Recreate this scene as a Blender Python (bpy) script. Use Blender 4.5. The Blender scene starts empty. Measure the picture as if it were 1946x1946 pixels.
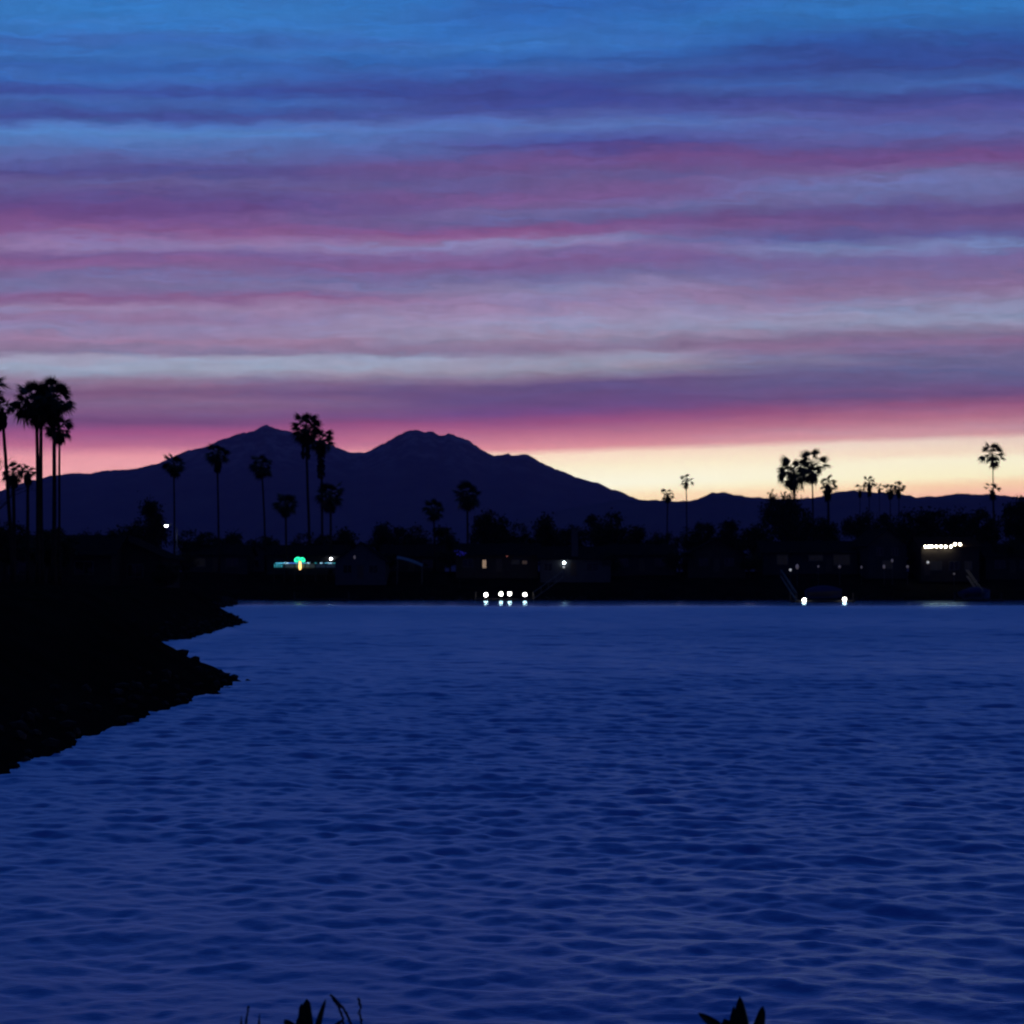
import bpy, math, random
import numpy as np
from mathutils import Vector, Matrix

R = math.radians
rnd = random.Random(7)
rng = np.random.default_rng(11)
scene = bpy.context.scene
col = scene.collection

# ------------------------------------------------------------------ camera
F = 3086.0                    # focal length in photograph pixels (1946 wide)
CX = CY = 973.0
EYE = Vector((0.0, 0.0, 3.0))
PITCH = math.atan(130.0 / F)
cam_d = bpy.data.cameras.new('camera')
cam = bpy.data.objects.new('camera', cam_d)
col.objects.link(cam)
cam.location = EYE
cam.rotation_euler = (R(90) + PITCH, 0, 0)
cam_d.sensor_width = 36.0
cam_d.lens = 36.0 * F / 1946.0
cam_d.clip_start = 0.1
cam_d.clip_end = 60000.0
cam_d.dof.use_dof = True
cam_d.dof.focus_distance = 9.0
cam_d.dof.aperture_fstop = 4.8
scene.camera = cam


def P(x, y, D):
    """A point of the place at forward distance D (metres), sighted through the survey pixel x, y."""
    u, v = (x - CX) / F, (CY - y) / F
    c, s = math.cos(PITCH), math.sin(PITCH)
    d = Vector((u, c - v * s, s + v * c))
    return EYE + d * (D / d.y)


# ------------------------------------------------------------------ world (dusk sky)
def lin(c, grey=0.03):
    out = []
    lum = 0.3 * c[0] + 0.55 * c[1] + 0.15 * c[2]
    c = [k * (1 - grey) + lum * grey for k in c]
    for k in c:
        k = k / 255.0
        out.append(k / 12.92 if k <= 0.04045 else ((k + 0.055) / 1.055) ** 2.4)
    return tuple(out)


world = bpy.data.worlds.new('World')
scene.world = world
world.use_nodes = True
nt = world.node_tree
nt.nodes.clear()
L = nt.links


class NB:
    def __init__(s, tree):
        s.t = tree

    def m(s, op, a, b=None, c=None, clamp=False):
        n = s.t.nodes.new('ShaderNodeMath')
        n.operation = op
        n.use_clamp = clamp
        for i, v in enumerate((a, b, c)):
            if v is None:
                continue
            if isinstance(v, (int, float)):
                n.inputs[i].default_value = v
            else:
                s.t.links.new(v, n.inputs[i])
        return n.outputs[0]

    def smooth(s, v, a, b):
        n = s.t.nodes.new('ShaderNodeMapRange')
        n.interpolation_type = 'SMOOTHSTEP'
        s.t.links.new(v, n.inputs['Value'])
        n.inputs['From Min'].default_value = a
        n.inputs['From Max'].default_value = b
        return n.outputs[0]

    def mix(s, f, a, b, blend='MIX'):
        n = s.t.nodes.new('ShaderNodeMix')
        n.data_type = 'RGBA'
        n.blend_type = blend
        if isinstance(f, (int, float)):
            n.inputs[0].default_value = f
        else:
            s.t.links.new(f, n.inputs[0])
        for i, v in ((6, a), (7, b)):
            if isinstance(v, tuple):
                n.inputs[i].default_value = v + (1.0,) if len(v) == 3 else v
            else:
                s.t.links.new(v, n.inputs[i])
        return n.outputs[2]

    def comb(s, x, y, z):
        n = s.t.nodes.new('ShaderNodeCombineXYZ')
        for i, v in enumerate((x, y, z)):
            if isinstance(v, (int, float)):
                n.inputs[i].default_value = v
            else:
                s.t.links.new(v, n.inputs[i])
        return n.outputs[0]

    def noise(s, vec, scale=1.0, detail=3.0, rough=0.5, dist=0.0):
        n = s.t.nodes.new('ShaderNodeTexNoise')
        if vec is not None:
            s.t.links.new(vec, n.inputs['Vector'])
        n.inputs['Scale'].default_value = scale
        n.inputs['Detail'].default_value = detail
        n.inputs['Roughness'].default_value = rough
        n.inputs['Distortion'].default_value = dist
        return n.outputs['Fac']

    def ramp(s, v, stops, interp='LINEAR'):
        n = s.t.nodes.new('ShaderNodeValToRGB')
        cr = n.color_ramp
        cr.interpolation = interp
        while len(cr.elements) < len(stops):
            cr.elements.new(0.5)
        for e, (p, c) in zip(cr.elements, sorted(stops, key=lambda q: q[0])):
            e.position = p
            e.color = c + (1.0,)
        s.t.links.new(v, n.inputs[0])
        return n.outputs[0]


W = NB(nt)
tc = nt.nodes.new('ShaderNodeTexCoord')
sep = nt.nodes.new('ShaderNodeSeparateXYZ')
L.new(tc.outputs['Generated'], sep.inputs[0])
dx, dy, dz = sep.outputs
hyp = W.m('MAXIMUM', W.m('SQRT', W.m('ADD', W.m('MULTIPLY', dx, dx), W.m('MULTIPLY', dy, dy))), 0.001)
# the cloud rows run parallel, square to the sunset, so they keep straight in perspective
el = W.m('DIVIDE', dz, W.m('MAXIMUM', dy, W.m('MULTIPLY', hyp, 0.6)))
az = W.m('ARCTAN2', dx, dy)                               # 0 straight ahead, + to the sunset side
# slow undulation of the cloud decks
wv1 = W.noise(W.comb(W.m('MULTIPLY', az, 5.0), W.m('MULTIPLY', el, 14.0), 3.1), 1.0, 3.0, 0.55)
wv2 = W.noise(W.comb(W.m('MULTIPLY', az, 16.0), W.m('MULTIPLY', el, 60.0), 7.7), 1.0, 3.0, 0.6)
amp = W.smooth(el, 0.075, 0.2)
warp = W.m('ADD', W.m('MULTIPLY', W.m('SUBTRACT', wv1, 0.5), 0.014), W.m('MULTIPLY', W.m('SUBTRACT', wv2, 0.5), 0.009))
wv3 = W.noise(W.comb(W.m('MULTIPLY', az, 34.0), W.m('MULTIPLY', el, 190.0), 2.2), 1.0, 4.0, 0.65)
warp = W.m('ADD', warp, W.m('MULTIPLY', W.m('SUBTRACT', wv3, 0.5), 0.011))
warp = W.m('MULTIPLY', warp, W.m('ADD', W.m('MULTIPLY', amp, 0.85), 0.15))
shear = W.m('MULTIPLY', W.m('MINIMUM', W.m('MAXIMUM', az, 0.0), 0.6), -0.034)
e2 = W.m('ADD', W.m('ADD', el, warp), shear)

LEFT = [(0, (54, 126, 203)), (40, (58, 124, 203)), (62, (60, 108, 188)), (88, (58, 116, 194)), (115, (55, 100, 180)),
        (138, (62, 112, 192)), (165, (62, 82, 165)), (184, (68, 106, 183)), (214, (66, 78, 155)), (232, (84, 122, 198)),
        (246, (88, 140, 210)), (265, (90, 125, 195)), (295, (95, 104, 178)), (320, (90, 80, 155)), (345, (105, 95, 160)),
        (372, (105, 80, 150)), (395, (112, 74, 145)), (415, (133, 83, 148)), (432, (145, 92, 153)), (450, (154, 112, 168)),
        (466, (155, 125, 180)), (483, (130, 94, 155)), (497, (147, 97, 155)), (520, (130, 110, 165)), (545, (130, 118, 168)),
        (566, (147, 98, 150)), (585, (164, 137, 180)), (605, (156, 120, 165)), (625, (158, 140, 185)),
        (646, (172, 130, 168)), (669, (145, 125, 160)), (679, (174, 174, 202)), (700, (170, 177, 202)), (720, (160, 130, 160)),
        (745, (140, 94, 135)), (765, (150, 110, 150)), (802, (135, 84, 135)), (820, (177, 90, 140)), (845, (197, 110, 140)),
        (868, (238, 155, 160)), (905, (243, 166, 165)), (960, (243, 170, 160))]
MID = [(0, (48, 103, 185)), (30, (52, 112, 195)), (75, (58, 120, 200)), (100, (50, 98, 178)), (115, (62, 105, 185)),
       (135, (62, 85, 165)), (165, (62, 72, 150)), (190, (68, 76, 155)), (212, (82, 95, 170)), (236, (94, 122, 194)),
       (255, (85, 103, 178)), (275, (85, 75, 150)), (305, (121, 80, 147)), (335, (110, 92, 155)), (370, (130, 90, 155)),
       (400, (118, 105, 165)), (416, (110, 100, 160)), (432, (142, 84, 147)), (446, (152, 98, 155)), (460, (150, 138, 192)),
       (480, (135, 105, 165)), (505, (132, 94, 155)), (530, (122, 110, 165)), (555, (150, 135, 180)), (580, (162, 130, 175)),
       (610, (167, 152, 192)), (641, (166, 146, 176)), (665, (145, 120, 155)), (684, (167, 164, 192)), (705, (165, 145, 165)),
       (730, (112, 85, 138)), (765, (115, 80, 140)), (788, (135, 80, 140)), (805, (178, 90, 140)), (835, (213, 124, 145)),
       (853, (228, 143, 148)), (867, (255, 222, 190)), (890, (255, 240, 202)), (925, (255, 251, 222)), (948, (255, 232, 184)), (970, (255, 222, 172))]
RIGHT = [(0, (50, 120, 195)), (30, (48, 105, 180)), (65, (50, 82, 160)), (105, (55, 75, 150)), (145, (68, 105, 180)),
         (165, (65, 75, 150)), (195, (88, 85, 160)), (240, (95, 105, 175)), (270, (100, 85, 150)), (290, (121, 78, 146)),
         (305, (124, 81, 147)), (325, (118, 110, 170)), (345, (115, 122, 187)), (370, (112, 110, 170)), (395, (105, 78, 145)),
         (415, (118, 88, 150)), (440, (100, 95, 160)), (460, (125, 137, 192)), (480, (125, 105, 165)), (510, (137, 108, 160)),
         (540, (147, 115, 160)), (565, (150, 140, 180)), (600, (156, 157, 192)), (630, (140, 115, 150)), (646, (147, 108, 150)),
         (680, (118, 110, 155)), (720, (110, 98, 148)), (750, (125, 83, 135)), (770, (172, 93, 135)), (790, (203, 120, 145)),
         (815, (228, 160, 170)), (826, (232, 165, 165)), (838, (255, 226, 204)), (860, (251, 224, 192)), (875, (255, 245, 208)),
         (905, (255, 244, 198)), (922, (253, 210, 165)), (945, (247, 180, 156))]
EMAX = 0.42


def column(tab, xcol, shift):
    ca = 1.0
    up, lo = [], []
    cut = 640
    for y, c in tab:
        e = (1103.0 - (y + shift)) * ca / F
        if y < cut:
            up.append((e / EMAX, lin(c, 0.04 if y < 280 else 0.13)))
        else:
            lo.append((e / EMAX * 2.0, lin(c, 0.13 if y < 780 else 0.04)))
    # the decks go on above the frame in the same manner: blue gaps with dim mauve streaks
    e0 = max(p for p, _ in up)
    if e0 < 0.98:
        up.append((0.93, lin((52, 104, 182))))
        up.append((1.0, lin((47, 98, 176))))
    firstlo = max(lo, key=lambda q: q[0])
    up.append((firstlo[0] / 2.0, firstlo[1]))
    lastup = min(up[:-1], key=lambda q: q[0])
    lo.append((min(1.0, lastup[0] * 2.0), lastup[1]))
    fu = W.m('DIVIDE', e2, EMAX, clamp=True)
    fl = W.m('DIVIDE', e2, EMAX * 0.5, clamp=True)
    cu = W.ramp(fu, up)
    cl = W.ramp(fl, lo)
    sw = W.m('GREATER_THAN', fu, (firstlo[0] / 2.0 + lastup[0]) / 2.0)
    return W.mix(sw, cl, cu)


azn = W.noise(W.comb(W.m('MULTIPLY', az, 6.0), W.m('MULTIPLY', el, 40.0), 1.3), 1.0, 2.0, 0.5)
azw = W.m('ADD', az, W.m('MULTIPLY', W.m('SUBTRACT', azn, 0.5), 0.34))
cL = column(LEFT, 180, 0)
cM = column(MID, 980, 0)
cR = column(RIGHT, 1800, 28)
sky = W.mix(W.smooth(azw, -0.20, 0.02), cL, cM)
# the cream clear strip keeps a clean left-to-right change, so it follows the true azimuth
sky = W.mix(W.smooth(azw, 0.03, 0.24), sky, cR)
# fine drawn-out streaks: lighter blue-grey gaps and rosier cloud
st = W.noise(W.comb(W.m('MULTIPLY', az, 11.0), W.m('MULTIPLY', W.m('ADD', el, W.m('MULTIPLY', warp, 2.0)), 150.0), 5.0), 1.0, 4.0, 0.68)
st2 = W.noise(W.comb(W.m('MULTIPLY', az, 7.0), W.m('MULTIPLY', W.m('ADD', el, W.m('MULTIPLY', warp, 2.0)), 70.0), 9.0), 1.0, 3.0, 0.62)
k = W.m('MULTIPLY', W.smooth(el, 0.06, 0.12), 1.0)
sky = W.mix(W.m('MULTIPLY', W.m('MULTIPLY', W.smooth(st, 0.40, 0.70), k), 0.9), sky, (0.86, 1.10, 1.14), 'MULTIPLY')
sky = W.mix(W.m('MULTIPLY', W.m('MULTIPLY', W.smooth(st2, 0.45, 0.72), k), 0.5), sky, (1.08, 0.93, 0.98), 'MULTIPLY')
# torn fibres and soft mottling inside the decks
wf = W.m('ADD', el, W.m('MULTIPLY', warp, 1.6))
fb = W.noise(W.comb(W.m('MULTIPLY', az, 17.0), W.m('MULTIPLY', wf, 230.0), 12.0), 1.0, 4.0, 0.7, 0.0)
mo_ = W.noise(W.comb(W.m('MULTIPLY', az, 60.0), W.m('MULTIPLY', wf, 150.0), 4.0), 1.0, 4.0, 0.7, 0.0)
tex = W.m('ADD', W.m('MULTIPLY', W.m('SUBTRACT', fb, 0.5), 0.62), W.m('MULTIPLY', W.m('SUBTRACT', mo_, 0.5), 0.34))
tex = W.m('ADD', 1.0, W.m('MULTIPLY', tex, W.smooth(el, 0.07, 0.13)))
tx = nt.nodes.new('ShaderNodeVectorMath')
tx.operation = 'SCALE'
L.new(sky, tx.inputs[0])
L.new(tex, tx.inputs['Scale'])
sky = tx.outputs[0]
# the decks are thinner and the air brighter close to the afterglow
glow = W.m('ADD', 1.0, W.m('MULTIPLY', W.m('SUBTRACT', 1.0, W.smooth(el, 0.075, 0.10)), 0.62))
glow = W.m('ADD', glow, W.m('MULTIPLY', W.m('SUBTRACT', 1.0, W.smooth(el, 0.10, 0.28)), 0.20))
gl = nt.nodes.new('ShaderNodeVectorMath')
gl.operation = 'SCALE'
L.new(sky, gl.inputs[0])
L.new(glow, gl.inputs['Scale'])
sky = gl.outputs[0]
# above the frame the blue deepens to the zenith; towards the east it is dull blue dusk
zen = W.mix(W.smooth(st2, 0.35, 0.75), (0.026, 0.105, 0.36), (0.034, 0.075, 0.27))
sky = W.mix(W.smooth(el, 0.36, 0.52), sky, zen)
sky = W.mix(W.smooth(dz, 0.36, 0.66), sky, (0.012, 0.040, 0.15))
ca = W.m('DIVIDE', dy, hyp)
east = W.mix(W.smooth(el, 0.0, 0.5), lin((44, 46, 88)), lin((30, 50, 104)))
sky = W.mix(W.m('MULTIPLY', W.smooth(W.m('MULTIPLY', ca, -1.0), -0.80, 0.35), W.m('SUBTRACT', 1.0, W.smooth(dz, 0.6, 1.0))), sky, east)
skytex = nt.nodes.new('ShaderNodeTexSky')
skytex.sky_type = 'NISHITA'
skytex.sun_disc = False
skytex.sun_elevation = R(-4.0)
skytex.sun_rotation = R(8.0)
bg = nt.nodes.new('ShaderNodeBackground')
L.new(sky, bg.inputs[0])
bg.inputs[1].default_value = 1.0
bg2 = nt.nodes.new('ShaderNodeBackground')
L.new(skytex.outputs[0], bg2.inputs[0])
bg2.inputs[1].default_value = 0.05
add = nt.nodes.new('ShaderNodeAddShader')
L.new(bg.outputs[0], add.inputs[0])
L.new(bg2.outputs[0], add.inputs[1])
wo = nt.nodes.new('ShaderNodeOutputWorld')
L.new(add.outputs[0], wo.inputs[0])
world.cycles.sampling_method = 'MANUAL'
world.cycles.sample_map_resolution = 1024

scene.view_settings.view_transform = 'Standard'
scene.view_settings.look = 'None'
scene.view_settings.exposure = 0.0
scene.view_settings.gamma = 1.0
scene.view_settings.use_curve_mapping = False
scene.render.engine = 'CYCLES'
scene.cycles.use_denoising = True
scene.cycles.max_bounces = 4
scene.cycles.diffuse_bounces = 1
scene.cycles.glossy_bounces = 3
scene.cycles.sample_clamp_indirect = 4.0


# ------------------------------------------------------------------ materials
def mat(name, base, rough=0.8, var=0.0, scale=2.0, spec=0.3, emit=None, strength=0.0, metallic=0.0):
    m = bpy.data.materials.new(name)
    m.use_nodes = True
    t = m.node_tree
    b = t.nodes['Principled BSDF']
    b.inputs['Roughness'].default_value = rough
    b.inputs['Metallic'].default_value = metallic
    b.inputs['Specular IOR Level'].default_value = spec
    if var > 0:
        n = NB(t)
        g = t.nodes.new('ShaderNodeTexCoord')
        f = n.noise(g.outputs['Object'], scale, 4.0, 0.6)
        lo = tuple(c * (1 - var) for c in base)
        hi = tuple(min(1, c * (1 + var)) for c in base)
        cc = n.ramp(f, [(0.3, lo), (0.7, hi)])
        t.links.new(cc, b.inputs['Base Color'])
    else:
        b.inputs['Base Color'].default_value = base + (1,)
    if emit:
        b.inputs['Emission Color'].default_value = emit + (1,)
        b.inputs['Emission Strength'].default_value = strength
    return m


def mountain_mat():
    m = mat('mountain_scrub', (0.03, 0.03, 0.03), 1.0, 0.0, 1.0, 0.0)
    t_ = m.node_tree
    n_ = NB(t_)
    g_ = t_.nodes.new('ShaderNodeTexCoord')
    sp = t_.nodes.new('ShaderNodeSeparateXYZ')
    t_.links.new(g_.outputs['Object'], sp.inputs[0])
    a = n_.noise(g_.outputs['Object'], 0.0035, 6.0, 0.65)
    b_ = n_.noise(g_.outputs['Object'], 0.009, 5.0, 0.65)
    base = n_.ramp(a, [(0.3, (0.022, 0.024, 0.022)), (0.7, (0.060, 0.058, 0.052))])
    hi_ = n_.m('MULTIPLY', n_.smooth(sp.outputs[2], 620.0, 1050.0), n_.smooth(b_, 0.45, 0.62))
    cc = n_.mix(hi_, base, (0.15, 0.15, 0.16))
    t_.links.new(cc, t_.nodes['Principled BSDF'].inputs['Base Color'])
    return m


M = dict(
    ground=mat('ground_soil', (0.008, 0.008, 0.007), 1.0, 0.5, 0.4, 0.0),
    rock=mat('rock', (0.016, 0.015, 0.015), 0.9, 0.5, 1.5, 0.1),
    mountain=mountain_mat(),
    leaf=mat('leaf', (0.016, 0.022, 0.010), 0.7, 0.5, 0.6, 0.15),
    palm_leaf=mat('palm_leaf', (0.016, 0.022, 0.010), 0.6, 0.4, 0.8, 0.2),
    palm_dead=mat('palm_dead_leaf', (0.028, 0.020, 0.012), 0.9, 0.4, 0.8, 0.1),
    bark=mat('bark', (0.026, 0.020, 0.016), 0.95, 0.4, 3.0, 0.1),
    agave=mat('agave_leaf', (0.018, 0.026, 0.014), 0.45, 0.3, 8.0, 0.3),
    agave_edge=mat('agave_margin', (0.42, 0.36, 0.16), 0.6, 0.2, 8.0, 0.2),
    twig=mat('twig', (0.020, 0.018, 0.018), 0.9, 0.3, 20.0, 0.1),
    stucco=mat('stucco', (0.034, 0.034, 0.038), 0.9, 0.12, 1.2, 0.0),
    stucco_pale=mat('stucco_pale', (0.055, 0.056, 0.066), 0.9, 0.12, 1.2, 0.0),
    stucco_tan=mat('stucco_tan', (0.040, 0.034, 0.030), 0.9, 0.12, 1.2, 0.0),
    roof=mat('roof_shingle', (0.016, 0.015, 0.016), 0.9, 0.3, 3.0, 0.0),
    roof_tile=mat('roof_clay', (0.028, 0.018, 0.014), 0.9, 0.3, 3.0, 0.0),
    trim=mat('painted_trim', (0.07, 0.07, 0.07), 0.7, 0.1, 2.0, 0.2),
    glass=mat('window_glass', (0.010, 0.010, 0.012), 0.08, 0, 1, 0.5),
    door=mat('door_wood', (0.05, 0.035, 0.025), 0.6, 0.2, 3.0, 0.3),
    wood=mat('weathered_wood', (0.045, 0.040, 0.036), 0.9, 0.3, 4.0, 0.1),
    white_panel=mat('white_railing', (0.30, 0.30, 0.30), 0.7, 0.1, 2.0, 0.2),
    metal=mat('galvanised_metal', (0.08, 0.08, 0.09), 0.5, 0.1, 3.0, 0.4, metallic=0.4),
    canvas=mat('blue_canvas', (0.012, 0.018, 0.07), 0.9, 0.15, 2.0, 0.1),
    awning=mat('pale_awning', (0.10, 0.13, 0.17), 0.9, 0.1, 2.0, 0.1),
    hull=mat('boat_hull', (0.03, 0.03, 0.035), 0.35, 0.1, 1.0, 0.4),
    globe=mat('globe_glass_lit', (0.8, 0.8, 0.78), 0.4, emit=(1.0, 0.97, 0.86), strength=16.0),
    lamp_white=mat('lamp_white_lit', (0.8, 0.8, 0.8), 0.4, emit=(0.92, 0.97, 1.0), strength=20.0),
    lamp_cool=mat('lamp_cool_lit', (0.8, 0.8, 0.8), 0.4, emit=(0.84, 0.98, 1.0), strength=16.0),
    lamp_warm=mat('lamp_warm_lit', (0.8, 0.8, 0.7), 0.4, emit=(1.0, 0.92, 0.70), strength=30.0),
    lamp_dim=mat('lamp_dim_lit', (0.6, 0.55, 0.5), 0.4, emit=(0.80, 0.64, 0.62), strength=0.055),
    lamp_dimwhite=mat('lamp_dim_white_lit', (0.6, 0.6, 0.6), 0.4, emit=(0.78, 0.80, 0.85), strength=0.45),
    lamp_red=mat('lamp_red_lit', (0.6, 0.3, 0.3), 0.4, emit=(0.8, 0.22, 0.18), strength=0.35),
    win_warm=mat('window_lit_warm', (0.3, 0.25, 0.2), 0.3, emit=(0.90, 0.60, 0.38), strength=0.32),
    win_dim=mat('window_lit_dim', (0.03, 0.03, 0.03), 0.3, emit=(0.60, 0.40, 0.32), strength=0.06),
    win_faint=mat('window_lit_faint', (0.03, 0.03, 0.03), 0.3, emit=(0.50, 0.45, 0.40), strength=0.005),
    rope_blue=mat('rope_light_blue', (0.2, 0.3, 0.6), 0.4, emit=(0.06, 0.22, 0.85), strength=1.2),
    rope_cyan=mat('rope_light_cyan', (0.2, 0.5, 0.6), 0.4, emit=(0.10, 0.55, 0.85), strength=1.5),
    rope_teal=mat('rope_light_teal', (0.2, 0.5, 0.5), 0.4, emit=(0.05, 0.45, 0.55), strength=1.0),
    rope_pale=mat('rope_light_pale', (0.5, 0.5, 0.6), 0.4, emit=(0.35, 0.70, 0.95), strength=1.8),
    led_green=mat('led_green', (0.1, 0.6, 0.4), 0.4, emit=(0.03, 1.0, 0.52), strength=2.6),
    led_amber=mat('led_amber', (0.6, 0.4, 0.2), 0.4, emit=(1.0, 0.60, 0.18), strength=2.4),
    led_blue=mat('led_blue', (0.1, 0.1, 0.6), 0.4, emit=(0.05, 0.04, 0.9), strength=0.32),
)


# ------------------------------------------------------------------ mesh helpers
class MB:
    def __init__(s):
        s.v, s.f = [], []

    def add(s, vs, fs):
        o = len(s.v)
        s.v += [tuple(p) for p in vs]
        s.f += [tuple(i + o for i in f) for f in fs]
        return s

    def box(s, x0, x1, y0, y1, z0, z1):
        vs = [(x, y, z) for z in (z0, z1) for y in (y0, y1) for x in (x0, x1)]
        return s.add(vs, [(0, 2, 3, 1), (4, 5, 7, 6), (0, 1, 5, 4), (2, 6, 7, 3), (0, 4, 6, 2), (1, 3, 7, 5)])

    def tube(s, pts, rad, n=8, cap=True):
        pts = [Vector(p) for p in pts]
        if isinstance(rad, (int, float)):
            rad = [rad] * len(pts)
        vs, fs = [], []
        for i, p in enumerate(pts):
            t = (pts[min(i + 1, len(pts) - 1)] - pts[max(i - 1, 0)]).normalized()
            a = t.cross(Vector((0, 0, 1)) if abs(t.z) < 0.95 else Vector((1, 0, 0))).normalized()
            b = t.cross(a)
            for j in range(n):
                w = 2 * math.pi * j / n
                vs.append(p + (a * math.cos(w) + b * math.sin(w)) * rad[i])
        for i in range(len(pts) - 1):
            for j in range(n):
                fs.append((i * n + j, i * n + (j + 1) % n, (i + 1) * n + (j + 1) % n, (i + 1) * n + j))
        if cap:
            fs.append(tuple(range(n))[::-1])
            fs.append(tuple(range((len(pts) - 1) * n, len(pts) * n)))
        return s.add(vs, fs)

    def lathe(s, prof, n=12, c=(0, 0, 0)):
        """prof: (radius, z) from bottom to top, both ends on or near the axis."""
        vs, fs = [], []
        for r, z in prof:
            for j in range(n):
                w = 2 * math.pi * j / n
                vs.append((c[0] + r * math.cos(w), c[1] + r * math.sin(w), c[2] + z))
        for i in range(len(prof) - 1):
            for j in range(n):
                fs.append((i * n + j, i * n + (j + 1) % n, (i + 1) * n + (j + 1) % n, (i + 1) * n + j))
        fs.append(tuple(range(n))[::-1])
        fs.append(tuple(range((len(prof) - 1) * n, len(prof) * n)))
        return s.add(vs, fs)

    def ball(s, c, r, n=12, k=7, sz=1.0):
        prof = [(max(0.02 * r, r * math.sin(math.pi * i / k)), -r * sz * math.cos(math.pi * i / k)) for i in range(k + 1)]
        return s.lathe(prof, n, c)

    def mesh(s, name, m, smooth=False):
        me = bpy.data.meshes.new(name)
        me.from_pydata(s.v, [], s.f)
        me.materials.append(m)
        if smooth:
            me.polygons.foreach_set('use_smooth', [True] * len(me.polygons))
        me.update()
        return me

    def build(s, name, m, parent=None, smooth=False, loc=None):
        return link(name, s.mesh(name, m, smooth), parent, loc)


def link(name, me, parent=None, loc=None, rot=None, scale=None):
    o = bpy.data.objects.new(name, me)
    col.objects.link(o)
    if parent is not None:
        o.parent = parent
    if loc is not None:
        o.location = loc
    if rot is not None:
        o.rotation_euler = rot
    if scale is not None:
        o.scale = scale
    return o


def thing(name, label, cat, loc=(0, 0, 0), rz=0.0, group=None):
    o = bpy.data.objects.new(name, None)
    o.empty_display_size = 0.2
    col.objects.link(o)
    o.location = loc
    o.rotation_euler = (0, 0, rz)
    o['label'] = label
    o['category'] = cat
    if group:
        o['group'] = group
    return o


def grid_mesh(name, X, Y, Z, m, smooth=True, closed=False):
    """X, Y, Z: arrays (rows, cols)."""
    rws, cls = X.shape
    co = np.stack([X, Y, Z], -1).reshape(-1, 3).astype(np.float32)
    i, j = np.meshgrid(np.arange(rws - 1), np.arange(cls - (0 if closed else 1)), indexing='ij')
    jn = (j + 1) % cls
    q = np.stack([i * cls + j, i * cls + jn, (i + 1) * cls + jn, (i + 1) * cls + j], -1).reshape(-1, 4)
    me = bpy.data.meshes.new(name)
    me.vertices.add(len(co))
    me.vertices.foreach_set('co', co.ravel())
    me.loops.add(q.size)
    me.loops.foreach_set('vertex_index', q.ravel().astype(np.int32))
    me.polygons.add(len(q))
    me.polygons.foreach_set('loop_start', np.arange(0, q.size, 4, dtype=np.int32))
    me.polygons.foreach_set('use_smooth', np.full(len(q), smooth))
    me.materials.append(m)
    me.update(calc_edges=True)
    me.validate()
    return me


def fbm(x, y, seed, octaves=4, gain=0.5):
    """cheap smooth noise from rotated sines, about -1..1."""
    r = np.random.default_rng(seed)
    out = np.zeros_like(x, dtype=float)
    a, f, tot = 1.0, 1.0, 0.0
    for _ in range(octaves):
        acc = 0
        for _k in range(4):
            th = r.uniform(0, 2 * math.pi)
            kk = f * r.uniform(0.7, 1.4)
            acc = acc + np.sin(kk * (x * math.cos(th) + y * math.sin(th)) + r.uniform(0, 6.28))
        out += a * acc / 2.2
        tot += a
        a *= gain
        f *= 2.1
    return out / tot


# ------------------------------------------------------------------ lake shore and ground
SHORE = np.array([(-4, 8.6), (6, 8.8), (30, 10), (90, 2), (170, 20), (230, 120), (215, 243), (140, 246), (60, 244),
                  (10, 246), (-42, 245), (-40, 236), (-34, 200), (-30, 160), (-28, 131), (-22, 119.5), (-18.8, 115.7),
                  (-18.2, 108), (-17.6, 95), (-16.6, 84), (-17.2, 79), (-18, 70), (-17.5, 58), (-13.5, 52), (-10.0, 50.0),
                  (-8.25, 49.2), (-7.9, 45), (-8.2, 37), (-8.1, 31), (-7.8, 25), (-7.6, 17), (-6.2, 11)], float)


def shore_dist(x, y):
    """distance to the lake outline, positive on land."""
    x = np.asarray(x, float)
    y = np.asarray(y, float)
    best = np.full(x.shape, 1e18)
    inside = np.zeros(x.shape, bool)
    n = len(SHORE)
    for i in range(n):
        ax, ay = SHORE[i]
        bx, by = SHORE[(i + 1) % n]
        ex, ey = bx - ax, by - ay
        t = np.clip(((x - ax) * ex + (y - ay) * ey) / (ex * ex + ey * ey), 0, 1)
        d2 = (x - ax - t * ex) ** 2 + (y - ay - t * ey) ** 2
        best = np.minimum(best, d2)
        cond = ((ay > y) != (by > y))
        with np.errstate(divide='ignore', invalid='ignore'):
            xi = ax + (y - ay) * ex / np.where(ey == 0, 1e-9, ey)
        inside ^= cond & (x < xi)
    d = np.sqrt(best)
    return np.where(inside, -d, d)


def sstep(v, a, b):
    t = np.clip((v - a) / (b - a), 0, 1)
    return t * t * (3 - 2 * t)


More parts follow.
